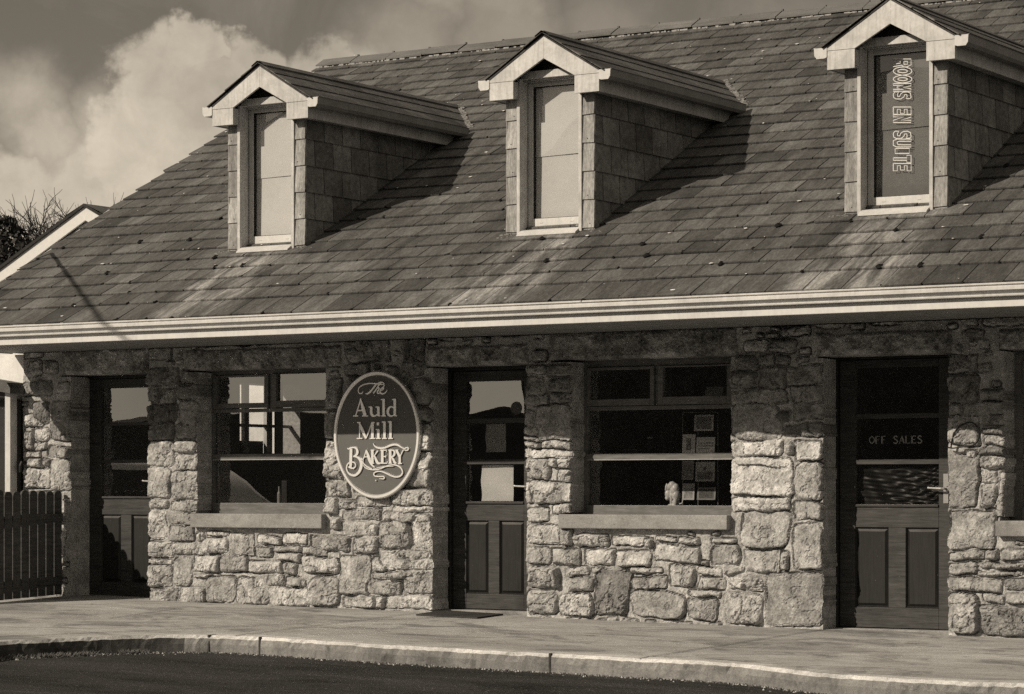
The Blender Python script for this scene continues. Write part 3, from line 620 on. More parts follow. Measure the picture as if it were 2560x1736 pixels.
roof = P(mb.build('slate_roof', M_SLATE, attr=True))
def inroof(o): o.parent = roof; o.location = (0, 0, 0); return o
mb = MB()
for (x, v, i) in moss_spots:
    c = O+Ux*x+Vs*v+Nr*.02; s = rr.choice((.010, .012, .014, .018, .026)); n = 7
    pts = [c+Ux*s*1.1*cos(2*pi*k/n)*rr.uniform(.6, 1.3)+Vs*s*1.5*sin(2*pi*k/n)*rr.uniform(.6, 1.3) for k in range(n)]; top = c+Nr*s*.7
    for k in range(n): mb.quad(pts[k], pts[(k+1) % n], top)
tag(inroof(mb.build('moss', M_MOSS, smooth=True)), kind='stuff')
mb = MB()
for (x, v) in lich_spots:
    c = O+Ux*x+Vs*v+Nr*.0235; s = rr.choice((.004, .006, .008, .012)); n = 6
    pts = [c+Ux*s*rr.uniform(.8, 2.2)*cos(2*pi*k/n)+Vs*s*sin(2*pi*k/n)*rr.uniform(.6, 1.3) for k in range(n)]
    for k in range(n): mb.quad(pts[k], pts[(k+1) % n], c+Nr*.003)
tag(inroof(mb.build('lichen', simple('pale_lichen', .50, .95, .1, .3, 60))), kind='stuff')
# ridge: angle tiles bedded in mortar
mb = MB(); mm = MB(); x = XL-.03; rl = .45
while x < XR:
    j = rr.uniform(-.006, .006); zc = RIDGE_Z+.052+j; w = .15
    for s in (-1, 1):
        mb.quad((x+.004, RIDGE_Y, zc), (x+rl-.004, RIDGE_Y, zc), (x+rl-.004, RIDGE_Y+s*w, zc-w*TA*1.02), (x+.004, RIDGE_Y+s*w, zc-w*TA*1.02))
        mb.quad((x+.004, RIDGE_Y+s*w, zc-w*TA*1.02), (x+rl-.004, RIDGE_Y+s*w, zc-w*TA*1.02), (x+rl-.004, RIDGE_Y+s*w, zc-w*TA*1.02-.015), (x+.004, RIDGE_Y+s*w, zc-w*TA*1.02-.015))
    mb.quad((x, RIDGE_Y-w, zc-w*TA-.005), (x, RIDGE_Y, zc), (x, RIDGE_Y+w, zc-w*TA-.005))
    mb.box(x+rl-.008, x+rl+.010, RIDGE_Y-.012, RIDGE_Y+.012, zc-.005, zc+.013)
    for _ in range(16):
        xx = x+rr.random()*rl; s = rr.uniform(.008, .022); yy = RIDGE_Y-w-rr.uniform(0, .012)
        mm.box(xx, xx+s*rr.uniform(1, 3), yy-s*.5, yy+s, RZ(yy)+.012, RZ(yy)+.016+s*.6)
    x += rl
inroof(mb.build('ridge_tile', M_RIDGE)); tag(inroof(mm.build('ridge_mortar', M_CONC)), kind='stuff')
# verge undercloak on the left
mb = MB(); mb.prism([(EY-.01, RZ(EY)-.03), (EY-.01, RZ(EY)-.005), (RIDGE_Y, RIDGE_Z-.005), (RIDGE_Y, RIDGE_Z-.03)], 'x', XL-.01, XL+.3)
mb.prism([(EY-.0, RZ(EY)-.17), (EY, RZ(EY)-.031), (RIDGE_Y, RIDGE_Z-.031), (RIDGE_Y, RIDGE_Z-.17)], 'x', XL+.01, XL+.03)
inroof(mb.build('verge_board', M_WHITE))
# --- dormers
M_VALLEY = simple('valley_mortar_mix', .19, .95, .1, .4, 30, .5)
DZ_E, DZ_R = 3.327, 3.652                      # eave and ridge heights of a dormer roof
def dormer(xc, idx):
    yv = lambda z: (z-EZ)/TA+EY
    A = math.atan2(DZ_R-DZ_E, .53)
    rd = rr
    # cladding: slates on front strips and cheeks
    mb = MB(); sp = .226
    mb.cur = .6; zf = RZ(0)-.1
    mb.box(xc-.405, xc-.306, .004, .04, zf, 3.30); mb.box(xc+.306, xc+.405, .004, .04, zf, 3.30)
    for s in (-1, 1):
        xs_ = xc+s*.40; mb.box(min(xs_, xs_-s*.03), max(xs_, xs_-s*.03), .041, 2.3, zf, 3.16)
    z = 1.86
    k = 0
    while z < 3.15:
        zt = min(z+sp+.02, 3.2)
        for s in (-1, 1):
            mb.cur = rd.uniform(.75, 1.15)
            a, b = (xc-.413, xc-.307) if s < 0 else (xc+.307, xc+.413)
            j = rd.uniform(-.003, .003)
            mb.quad((a, -.014, z+j), (b, -.014, z-j), (b, -.002, zt), (a, -.002, zt)); mb.quad((a, -.014, z+j), (a, .004, z+j), (b, .004, z-j), (b, -.014, z-j))
            mb.quad((a, -.014, z+j), (a, -.002, zt), (a, .02, zt), (a, .02, z)); mb.quad((b, -.014, z-j), (b, .02, z), (b, .02, zt), (b, -.002, zt))
            if rd.random() < .8:                     # little nail marks
                xn = a+.02+rd.random()*.06; c = mb.cur; mb.cur = .15; mb.box(xn, xn+.006, -.0165, -.008, z+.03, z+.036); mb.cur = c
            y = .0 if k % 2 else -.135
            X0 = xc+s*.400
            while y < 2.3:
                y0, y1 = max(y, -.012)+.006, y+.27-.006
                mb.cur = rd.uniform(.42, .78)  # cheek slates darkened in colour to deepen their shade
                if y1 > y0+.02:
                    p = [(X0+s*.016, y0, z), (X0+s*.016, y1, z), (X0+s*.004, y1, zt), (X0+s*.004, y0, zt)]
                    mb.quad(*p); mb.quad((X0, y0, z), (X0, y1, z), (X0+s*.016, y1, z), (X0+s*.016, y0, z))
                    mb.quad((X0, y0, z), (X0+s*.016, y0, z), (X0+s*.004, y0, zt), (X0, y0, zt))
                y += .27
        z += sp; k += 1
    D = P(mb.build('dormer', M_CLAD, attr=True))
    def C(o): o.parent = D; o.location = (0, 0, 0); return o
    # window opening lining
    mb = MB(); zb = RZ(0)+.02
    for s in (-1, 1):
        a, b = sorted((xc+s*.275, xc+s*.304)); mb.box(a, b, -.022, .015, zb-.03, 3.32)
        a, b = sorted((xc+s*.277, xc+s*.302)); mb.box(a, b, .016, .105, zb-.0, 3.32)
    mb.box(xc-.276, xc+.276, -.006, .035, 3.315, 3.375); mb.box(xc-.274, xc+.274, .036, .10, 3.30, 3.325)
    C(mb.build('window_lining', M_WHITE, bevel=.002))
    mb = MB()                                       # sash
    f = .045; x0, x1 = xc-.274, xc+.274
    mb.box(x0, x0+f, .106, .155, 2.10, 3.31); mb.box(x1-f, x1, .106, .155, 2.10, 3.31); mb.box(x0+f, x1-f, .106, .155, 3.265, 3.31); mb.box(x0+f, x1-f, .100, .155, 2.10, 2.195)
    mb.box(x0+f+.07, x0+f+.1, .097, .0995, 2.158, 2.162); mb.box(x1-f-.1, x1-f-.07, .097, .0995, 2.158, 2.162)
    C(mb.build('window_sash', M_GUT, bevel=.003))
    mb = MB(); g0 = .006
    for a, b, c, d in ((x0+f, x0+f+g0, 2.195, 3.265), (x1-f-g0, x1-f, 2.195, 3.265)): mb.box(a, b, .116, .15, c, d)
    mb.box(x0+f+g0, x1-f-g0, .116, .15, 3.259, 3.265); mb.box(x0+f+g0, x1-f-g0, .116, .15, 2.195, 2.201)
    C(mb.build('glazing_seal', M_BLACK))
    mb = MB(); mb.quad((x0+f, .13, 2.195), (x1-f, .13, 2.195), (x1-f, .13, 3.265), (x0+f, .13, 3.265)); C(mb.build('pane', M_DGLASS))
    mb = MB(); zs = 2.84 if idx < 2 else 2.6
    mb.quad((x0+f, .148, 2.19), (x1-f, .148, 2.19), (x1-f, .155, 2.70), (x0+f, .155, 2.70)); mb.quad((x0+f, .148, 2.70), (x1-f, .148, 2.71), (x1-f, .148, 3.27), (x0+f, .148, 3.27))
    mb.box(x0, x1, .157, .17, 2.12, 3.31)
    C(mb.build('blind', M_BLIND if idx < 2 else M_GREYB))
    mb = MB(); mb.prism([(-.075, RZ(-.075)+.026), (-.075, RZ(-.075)+.034), (-.01, RZ(-.01)+.040), (.10, 2.112), (.10, 2.03)], 'x', xc-.276, xc+.276)    # sloping sill apron
    C(mb.build('sill_apron', M_GUT))
    # gable: tympanum, soffit lining, bargeboards, boxed ends
    mb = MB(); mb.prism([(xc-.30, 3.30), (xc+.30, 3.30), (xc+.30, 3.36), (xc, 3.60), (xc-.30, 3.36)], 'y', .04, .06)
    for s in (-1, 1):
        mb.quad((xc, -.08, 3.605), (xc, .05, 3.605), (xc+s*.45, .05, 3.605-.45*tan(A)), (xc+s*.45, -.08, 3.605-.45*tan(A)))
    C(mb.build('gable_lining', M_DOOR))
    mb = MB(); yb = -.105; tA = tan(A)
    for s in (-1, 1):
        pts = [(xc, 3.632), (xc+s*.512, 3.632-.512*tA), (xc+s*.512, 3.294), (xc+s*.287, 3.294), (xc, 3.452)]
        mb.prism([(p[0], p[1]) for p in pts], 'y', yb, yb+.022)
        a, b = sorted((xc+s*.287, xc+s*.512)); mb.box(a, b, yb+.002, yb+.022, 3.150, 3.291)
    mb.box(xc-.0015, xc+.0015, yb-.001, yb, 3.455, 3.63)
    C(mb.build('bargeboard', M_WHITE, bevel=.002))
    mb = MB()
    for s in (-1, 1):
        yend = yv(3.16)
        a, b = sorted((xc+s*.416, xc+s*.498)); mb.box(a, b, yb+.023, yend+.1, 3.156, 3.168)
        a, b = sorted((xc+s*.499, xc+s*.511)); mb.box(a, b, yb+.023, yend+.1, 3.150, 3.30)
        a, b = sorted((xc+s*.288, xc+s*.415)); mb.box(a, b, yb+.023, -.024, 3.156, 3.168); a, b = sorted((xc+s*.288, xc+s*.30)); mb.box(a, b, yb+.023, -.024, 3.17, 3.29)
    C(mb.build('eave_board', M_WHITE))
    for s in (-1, 1):                               # gutters with a small square profile
        mb = MB(); e = xc+s*.513; pr = [(0, 3.318), (0, 3.245), (.022, 3.238), (.085, 3.238), (.102, 3.262), (.106, 3.318), (.114, 3.322), (.098, 3.322), (.094, 3.268), (.08, 3.247), (.008, 3.25), (.008, 3.318)]
        mb.prism([(e+s*p[0], p[1]) for p in pr], 'y', yb+.004, yv(3.26)-.02)
        me_ = MB(); me_.prism([(e+s*p[0], p[1]) for p in pr[:6]], 'y', yb-.004, yb+.003); C(me_.build('gutter_end', M_GUT))
        C(mb.build('gutter', M_GUT if s < 0 else M_GUTS))  # right-hand gutter given a darker colour for its shaded side
    # little slate roof
    mb = MB(); Rl = math.hypot(.53, DZ_R-DZ_E); n = 3; g = Rl/n
    for s in (-1, 1):
        Og = Vector((xc+s*.53, 0, DZ_E)); Uy = Vector((0, 1, 0)); Vg = Vector((-s*.53, 0, DZ_R-DZ_E)).normalized(); Ng = Vector((s*(DZ_R-DZ_E), 0, .53)).normalized()
        mb.cur = .5; Q = lambda u, v, h: tuple(Og+Uy*u+Vg*v+Ng*h)
        zA, zB = DZ_E-.01, DZ_R-.01
        mb.quad(Q(-.11, .01, -.008), Q(yv(zA)+.1, .01, -.008), Q(yv(zB)+.1, Rl, -.008), Q(-.11, Rl, -.008)); mb.quad(Q(-.11, .01, -.02), Q(-.11, Rl, -.02), Q(-.11, Rl, -.008), Q(-.11, .01, -.008))
        for i in range(n):
            y = -.145 + (.14 if i % 2 else 0) - (.28 if i % 2 else 0)
            while y < yv(zB):
                z = DZ_E+(i+.5)*g*(DZ_R-DZ_E)/Rl
                a = max(y, -.13+rd.uniform(-.006, .006)); b = min(y+.275, yv(z)+.12)
                if b > a+.02:
                    mb.cur = rd.uniform(.7, 1.15); slate(mb, Og, Uy, Vg, Ng, a+.003, b, i*g-(.025 if i == 0 else 0), min((i+1)*g+.02, Rl), .006, .007, 0, False)
                y += .28
        # ridge flashing
        mb.cur = .9; mb.quad(Q(-.13, Rl-.07, .02), Q(yv(DZ_R)+.1, Rl-.07, .02), Q(yv(DZ_R)+.1, Rl+.004, .022), Q(-.13, Rl+.004, .022)); mb.quad(Q(-.13, Rl-.07, .0), Q(yv(DZ_R)+.1, Rl-.07, .0), Q(yv(DZ_R)+.1, Rl-.07, .02), Q(-.13, Rl-.07, .02))
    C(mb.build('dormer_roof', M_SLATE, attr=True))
    # mortar fillets along the valley (right) and at the foot
    mb = MB()
    for s in (-1, 1):
        for k in range(46):
            t = k/45; z = DZ_E-.02+(DZ_R-DZ_E)*t; x = xc+s*.53*(1-t); y = yv(z)+.03
            for _ in range(2):
                q = rd.uniform(.006, .016); px, py = x+rd.uniform(-.015, .015)+s*.015, y+rd.uniform(-.02, .04); mb.box(px-q, px+q, py-q, py+q, RZ(py)+.01, RZ(py)+.016+q*.5)
    for k in range(20):
        q = rd.uniform(.006, .014); px, py = xc-.43+rd.gauss(0, .05)+(.0 if k % 3 else .86), -.04+rd.gauss(0, .025); mb.box(px-q, px+q, py-q*.6, py+q*.6, RZ(py)+.012, RZ(py)+.018+q*.4)
    tag(C(mb.build('valley_mortar', M_VALLEY)), kind='stuff'); return D
DX = (-2.485, .362, 3.365)
DORM = [dormer(x, i) for i, x in enumerate(DX)]
# --- doors: leaf (framed, with two raised panels below and three panes above), frame, handle
def door(o, px, top_px, bars, rails, threshold=True, handle=None, name='door'):
    """px: leaf left, panel1 l, panel1 r, panel2 l, panel2 r, leaf right (pixels in the leaf's plane)"""
    Y = .26; X = [ax(p, Y) for p in px]; zf = lambda p: at((px[1]+px[4])/2, p, Y)[1]
    zt, gt_ = zf(top_px[0]), zf(top_px[1]); lt, lb, pt, pb, bt = [zf(p) for p in rails]
    mb = MB(); T = .045
    mb.box(X[0], X[1], Y, Y+T, bt, zt); mb.box(X[4], X[5], Y, Y+T, bt, zt)                        # stiles
    e = .0015
    mb.box(X[1]+e, X[4]-e, Y+e, Y+T, gt_, zt-e); mb.box(X[1]+e, X[4]-e, Y+e, Y+T, lb, lt); mb.box(X[1]+e, X[4]-e, Y+e, Y+T, bt+e, pb)       # rails
    mb.box(X[2], X[3], Y+e, Y+T, pb+e, lb-e)
    mb.box(X[1]+e, X[4]-e, Y-.012, Y-e, lt-.016, lt+.002)                                          # drip mould on the lock rail
    for b0, b1 in bars: mb.box(X[1]+e, X[4]-e, Y+.006, Y+T-.005, zf(b1), zf(b0))
    D = P(mb.build('door', M_DOOR, bevel=.002))
    def C(q): q.parent = D; q.location = (0, 0, 0); return q
    for a, b in ((X[1]+e, X[2]-e), (X[3]+e, X[4]-e)):                                               # raised and fielded panels
        z0, z1 = pb+e, lb-e; m2 = MB(); m3 = MB(); m = .030; f_ = .022; r0 = Y+.020
        q = [(a, z0), (b, z0), (b, z1), (a, z1)]; i1 = [(a+.012, z0+.012), (b-.012, z0+.012), (b-.012, z1-.012), (a+.012, z1-.012)]; i2 = [(a+m, z0+m), (b-m, z0+m), (b-m, z1-m), (a+m, z1-m)]
        for k in range(4):
            n = (k+1) % 4
            m2.quad((q[k][0], Y+.004, q[k][1]), (q[n][0], Y+.004, q[n][1]), (i1[n][0], Y+.020, i1[n][1]), (i1[k][0], Y+.020, i1[k][1]))
            (m3 if k == 2 else m2).quad((i1[k][0], Y+.020, i1[k][1]), (i1[n][0], Y+.020, i1[n][1]), (i2[n][0], Y+.006, i2[n][1]), (i2[k][0], Y+.006, i2[k][1]))  # upper chamfer only: paler wood painted in for caught sunlight
        m2.quad(*[(p[0], Y+.006, p[1]) for p in i2]); C(m2.build('door_panel', M_PANEL)); C(m3.build('lit_chamfer', M_LITCHAMFER))
    m2 = MB(); m2.quad((X[1], Y+.024, lt), (X[4], Y+.024, lt), (X[4], Y+.024, gt_), (X[1], Y+.024, gt_)); C(m2.build('pane', M_GLASS))
    m2 = MB(); fl, fr = o[0]-.02, o[1]+.02
    m2.box(fl, X[0]-.003, Y-.03, Y+.07, -1.12, zt+.004); m2.box(X[5]+.003, fr, Y-.03, Y+.07, -1.12, zt+.004); m2.box(fl, fr, Y-.028, Y+.07, zt+.005, o[3]+.03)
    C(m2.build('door_frame', M_DOORD, bevel=.003))
    m2 = MB(); m2.box(o[0]-.01, o[1]+.01, Y-.10, .6, -1.2, bt-.006); C(m2.build('threshold', M_SILL, bevel=.004))
    if handle:
        hx, hz = at(*handle, Y-.05); sx = X[4]+(X[5]-X[4])*.5; m2 = MB()
        m2.box(sx-.02, sx+.02, Y-.008, Y-.001, hz-.11, hz+.11)
        m2.tube([(sx, Y-.002, hz), (sx, Y-.05, hz), (sx-.02, Y-.055, hz), (sx-.11, Y-.053, hz+.004), (sx-.125, Y-.05, hz+.006)], [.009, .009, .009, .007, .010], 8)
        C(m2.build('handle', M_METAL, smooth=False, bevel=.001))
    return D, C, X, zf
d1, C1, X1, z1 = door(D1, (222, 252, 302, 328, 378, 408), (947, 970), [(1056, 1064), (1150, 1158)], (1242, 1287, 1291, 1456, 1501), handle=(400, 1204))
d2, C2, X2, z2 = door(D2, (1133, 1165, 1221, 1248, 1310, 1342), (927, 953), [(1046, 1058), (1149, 1161)], (1255, 1302, 1306, 1486, 1524), handle=(1325, 1217))
d3, C3, X3, z3 = door(D3, (2100, 2138, 2221, 2264, 2347, 2384), (898, 918), [(1034, 1046), (1149, 1161)], (1262, 1319, 1322, 1520, 1571), handle=(2368, 1222))
# --- lettering strokes
def strokes(L_, f, wf, y0, y1, mb):
    for pts, w in L_:
        mb.ribbon([f(*p) for p in pts], [wf*q for q in w] if isinstance(w, (list, tuple)) else w*wf, y0, y1)
FONT = {'O': [([(3, 0), (.6, 3), (.2, 5), (.6, 7), (3, 10), (5.4, 7), (5.8, 5), (5.4, 3), (3, 0)], 1.0)],
        'F': [([(1, 0), (1, 10)], 1.3), ([(1, 9.6), (5, 9.6)], .6), ([(1, 5), (4, 5)], .6), ([(0, .2), (2.2, .2)], .5)],
        'S': [([(4.8, 8.4), (3.6, 9.7), (1.6, 9.4), (.8, 7.6), (2, 6), (4, 4.6), (5, 2.8), (4, .6), (2, .2), (.6, 1.6)], 1.1)],
        'A': [([(.4, 0), (3, 10)], .6), ([(3, 10), (5.4, 0)], 1.3), ([(1.3, 3.4), (4.6, 3.4)], .5), ([(-.3, .2), (1.2, .2)], .4), ([(4.5, .2), (6.3, .2)], .4)],
        'L': [([(1, 0), (1, 10)], 1.3), ([(1, .3), (5, .3), (5.2, 2)], .6), ([(0, 9.8), (2, 9.8)], .4)],
        'E': [([(1, 0), (1, 10)], 1.3), ([(1, 9.6), (5, 9.6), (5, 8.4)], .6), ([(1, 5), (4, 5)], .6), ([(1, .4), (5, .4), (5.2, 1.8)], .6)]}
mb = MB(); Y = .2835; a0 = at(2173, 1110, Y); a1 = at(2308, 1110, Y); hgt = at(2240, 1090, Y)[1]-at(2240, 1109, Y)[1]
txt = 'OFF SALES'; adv = (a1[0]-a0[0])/len(txt)
for i, ch in enumerate(txt):
    if ch in FONT: strokes(FONT[ch], lambda u, v: (a0[0]+adv*i+u/6.4*adv, a0[1]+v/10*hgt), adv/6.4, Y-.0012, Y-.0012, mb)
C3(mb.build('lettering', M_FADED))
# satin drape behind the lowest pane of the right-hand door
def drape(C, X, zlo, zhi, Y, mat):
    nx, nz = 70, 46; mb = MB(); r = random.Random(4)
    for i in range(nx+1):
        for j in range(nz+1):
            u, v = i/nx, j/nz; x = X[1]+(X[4]-X[1])*u; z = zlo+(zhi-zlo)*v
            sag = (v+.9*(u-.35)**2*(-1)) ; fold = math.sin((v*1.0-1.25*(u-.3)**2*(1 if u > .3 else .6))*34+math.sin(u*9)*.8)*(.55+.45*math.sin(u*11+v*19))+.5*math.sin(v*61+u*14)
            amp = (.002+.014*max(0, u-.35)**.8*(1-.4*v)) if u > .35 else .002+.006*max(0, .3-u)*(1-v)
            mb.v.append((x, Y+.03-fold*amp-.01*math.sin(u*17+v*5), z))
    for i in range(nx):
        for j in range(nz):
            a = i*(nz+1)+j; mb.face((a, a+nz+1, a+nz+2, a+1))
    return C(mb.build('drape', mat, smooth=True))
drape(C3, X3, z3(1262), z3(1160), .285, M_SATIN)
def rect(mb, pxl, pxr, pyt, pyb, Y, slant=0):
    a = at(pxl, pyb, Y); b = at(pxr, pyb, Y); c = at(pxr, pyt, Y); d = at(pxl, pyt, Y); mb.quad((a[0]+slant, Y, a[1]), (b[0], Y, b[1]), (c[0], Y, c[1]), (d[0], Y, d[1]))
# papers taped inside the middle door
def paper_sheet(pxl, pxr, pyt, pyb, Y, label, mat=M_PAPER, curl=.004):
    xa, zb = at(pxl, pyb, Y); xb, zt = at(pxr, pyt, Y); mb = MB(); n = 10
    for j in range(n):
        for i in range(4):
            f = lambda i, j: (xa+(xb-xa)*i/4+.003*math.sin(j*.9), Y+curl*math.sin(j*.8+i)+curl, zb+(zt-zb)*j/n)
            mb.quad(f(i, j), f(i+1, j), f(i+1, j+1), f(i, j+1))
    o = mb.build('paper_notice', mat, smooth=True, origin=(xa, Y, zb)); tag(o, label, 'notice'); return o
paper_sheet(1203, 1283, 1163, 1253, .306, 'large blank pale paper taped inside the lowest pane of the middle door')
paper_sheet(1214, 1264, 1060, 1131, .306, 'smaller greyish paper inside the centre pane of the middle door', simple('greyed_paper', .30, .8, .1, .1))
mb = MB(); cx, cz = at(1291, 1021, .2835); mb.prism([(cx+.055*cos(k*pi/12), cz+.055*sin(k*pi/12)) for k in range(24)], 'y', .2822, .2832)
C2(mb.build('round_sticker', simple('sticker_print', .07, .6, .2, .5, 50)))
# --- windows
def window(o, px_out, px_mull, vents, transom, midbar, bottom, topz, sill):
    Y = .20; X0, X1 = ax(px_out[0], Y)-.005, max(ax(px_out[1], Y), o[1]+.02); mid = (px_out[0]+px_out[1])/2
    zf = lambda p: at(mid, p, Y)[1]; e = .0015; T = .06
    zt = o[3]+.02; ztr0, ztr1 = zf(transom[1]), zf(transom[0]); zb0, zb1 = o[2]-.02, zf(bottom); fw = .05
    mb = MB(); mb.box(X0-.05, X0+fw, Y, Y+T, zb0, zt); mb.box(X1-fw, X1, Y, Y+T, zb0, zt)
    mb.box(X0+fw, X1-fw, Y+e, Y+T, zf(topz), zt-e); mb.box(X0+fw, X1-fw, Y-.004, Y+T, ztr0, ztr1)
    xm = (ax(px_mull[0], Y)+ax(px_mull[1], Y))/2; mb.box(xm-.016, xm+.016, Y+.004, Y+T, ztr1+e, zf(topz)-e)
    Wn = P(mb.build('window', M_WFRAME, bevel=.003))
    def C(q): q.parent = Wn; q.location = (0, 0, 0); return q
    m = MB(); z0, z1 = zb0+.004, zb1; m.box(X0+fw+e, X1-fw-e, Y-.022, Y+T, z0, z1); C(m.build('bottom_rail', M_WFRAME, bevel=.004))
    m = MB(); m.box(X0+fw+e, X1-fw-e, Y-.012, Y+T-.01, zf(midbar[1]), zf(midbar[0])); C(m.build('glazing_bar', M_WFRAME, bevel=.003))
    m = MB(); zz = zf(midbar[1]); m.box(X0+fw+.004, X1-fw-.004, Y-.017, Y-.0125, zz, zz+.004); C(m.build('bar_bead', M_WHITE))
    for (l, r, t, b) in vents:                               # top-hung vents: frame round a pane
        xl, xr, zt_, zb_ = ax(l, Y), ax(r, Y), zf(t), zf(b); xo0, xo1 = (X0+fw+.004, xm-.018) if l < px_mull[0] else (xm+.018, X1-fw-.004)
        zo0, zo1 = ztr1+.003, zf(topz)-.003; xr = min(xr, xo1-.03); m = MB(); y0 = Y-.016
        m.box(xo0, xl, y0, Y+.04, zo0, zo1); m.box(xr, xo1, y0, Y+.04, zo0, zo1); m.box(xl, xr, y0+e, Y+.04, zt_, zo1-e); m.box(xl, xr, y0+e, Y+.04, zo0+e, zb_)
        C(m.build('vent_sash', M_WFRAME, bevel=.003)); m = MB(); m.quad((xl, Y+.015, zb_), (xr, Y+.015, zb_), (xr, Y+.015, zt_), (xl, Y+.015, zt_)); C(m.build('pane', M_GLASS))
    m = MB(); m.quad((X0+fw, Y+.03, zb1), (X1-fw, Y+.03, zb1), (X1-fw, Y+.03, ztr0), (X0+fw, Y+.03, ztr0)); C(m.build('pane', M_GLASS))
    m = MB(); n = 40; s = sill                               # thick sill, its arris a little worn
    m.box(s[0], s[1], -.072, .21, s[2], s[3]); q = C(m.build('sill', M_SILL, bevel=.007))
    m = MB(); m.box(X0-.02, X1+.0, Y+T+.001, Y+.24, zb0, zb1-.006); C(m.build('inner_sill', M_DOORD))
    return Wn, C
w1, CW1 = window(W1, (524, 824), (674, 680), [(544, 663, 941, 1007), (693, 818, 936, 1003)], (1021, 1030), (1135, 1150), 1258, 935, SILL[0])
w2, CW2 = window(W2, (1457, 1850), (1638, 1646), [(1475, 1627, 922, 996), (1659, 1819, 919, 993)], (1014, 1024), (1134, 1150), 1264, 914, SILL[1])
w3, CW3 = window(W3, (2542, 2960), (2735, 2743), [(2560, 2715, 905, 990), (2765, 2920, 905, 990)], (1005, 1015), (1134, 1150), 1268, 895, SILL[2])
# --- things behind the glass of the middle window
YI = .36
def stand(name, build, px, label, cat, Y=YI, zs=None, mat=M_CERAM, **kw):
    x, z = at(px, 1262, Y); z = zs if zs is not None else W2[2]-.0
    mb = MB(); build(mb); o = mb.build(name, mat, **kw); o.location = (x, Y, z); tag(o, label, cat); return o
SZ2 = at(1640, 1264, .20)[1]-.006; SZ1 = at(670, 1258, .20)[1]-.006
# bowed figurine of a little long-eared dog: one body from blended lumps
def figurine():
    bm = bmesh.new()
    def lump(c, r, rot=0):
        m = Matrix.Translation(c) @ Matrix.Rotation(rot, 4, 'Y') @ Matrix.Diagonal((*r, 1)); bmesh.ops.create_icosphere(bm, subdivisions=3, radius=1, matrix=m)
    lump((.022, 0, .13), (.036, .034, .052), .25); lump((.035, 0, .085), (.034, .034, .05)); lump((.0, 0, .165), (.034, .032, .032), .6)
    lump((-.028, 0, .150), (.020, .024, .040), .35); lump((-.035, 0, .095), (.030, .027, .042), -.2); lump((-.042, 0, .065), (.022, .022, .022))
    for s in (-1, 1): lump((.0, s*.02, .05), (.012, .012, .055)); lump((-.008, s*.02, .008), (.022, .013, .010)); lump((.035, s*.022, .03), (.018, .016, .03)); lump((.028, s*.022, .008), (.024, .014, .009))
    lump((.068, 0, .018), (.03, .006, .007), -.3); lump((.092, 0, .035), (.006, .006, .018)); lump((-.045, -.02, .15), (.010, .008, .034), .2)
    me = bpy.data.meshes.new('dog_figurine'); bm.to_mesh(me); bm.free(); me.materials.append(M_CERAM)
    o = bpy.data.objects.new('dog_figurine', me); COL.objects.link(o); m = o.modifiers.new('remesh', 'REMESH'); m.mode = 'VOXEL'; m.voxel_size = .004; m.use_smooth_shade = True
    return o
fg = figurine(); x, _ = at(1681, 1262, .30); fg.location = (x, .30, SZ2); tag(fg, 'pale ceramic dog figurine with bowed head standing on the sill inside the window', 'figurine')
def jar(mb, r, h): mb.tube([(0, 0, 0), (0, 0, h*.8), (0, 0, h*.86)], [r, r, r*.8], 16); mb.tube([(0, 0, h*.86), (0, 0, h)], [r*.85, r*.85], 16)
zs = at(1620, 1130, .9)[1]
mb = MB(); xs0, xs1 = at(1555, 1130, .9)[0], at(1680, 1130, .9)[0]; mb.box(xs0, xs1, .8, 1.1, zs-.02, zs)
for x in (xs0+.02, xs1-.02): mb.box(x-.02, x+.02, .93, .97, -1.03, zs-.02)
o = mb.build('shelf_table', M_DOORD, origin=(xs0, .95, -1.03)); tag(o, 'narrow dark shelf table standing inside behind the middle window', 'table')
for (px, r, h, nm, lb, m) in ((1625, .028, .11, 'jar', 'short jar with a pale lid standing on the dark shelf inside the middle window', M_DOOR), (1659, .024, .15, 'bottle', 'tall dim bottle standing at the right end of the dark shelf inside', M_DOORD)):
    mb = MB(); jar(mb, r, h); o = mb.build(nm, m, smooth=False); x, _ = at(px, 1130, .92); o.location = (x, .92, zs); tag(o, lb, nm)
    l = MB(); l.tube([(0, 0, h), (0, 0, h+.012)], [r*.9, r*.9], 16); q = l.build('lid', M_CARDB if nm == 'jar' else M_DOOR, o)
mb = MB(); mb.tube([(0, 0, 0), (0, 0, .012)], [.03, .03], 16); mb.tube([(0, 0, .012), (0, 0, .02)], [.11, .12], 24); o = mb.build('cake_plate', M_METAL); x, _ = at(1591, 1130, .92); o.location = (x-.0, .92, zs); tag(o, 'flat dark cake plate on the shelf left of the jar', 'plate')
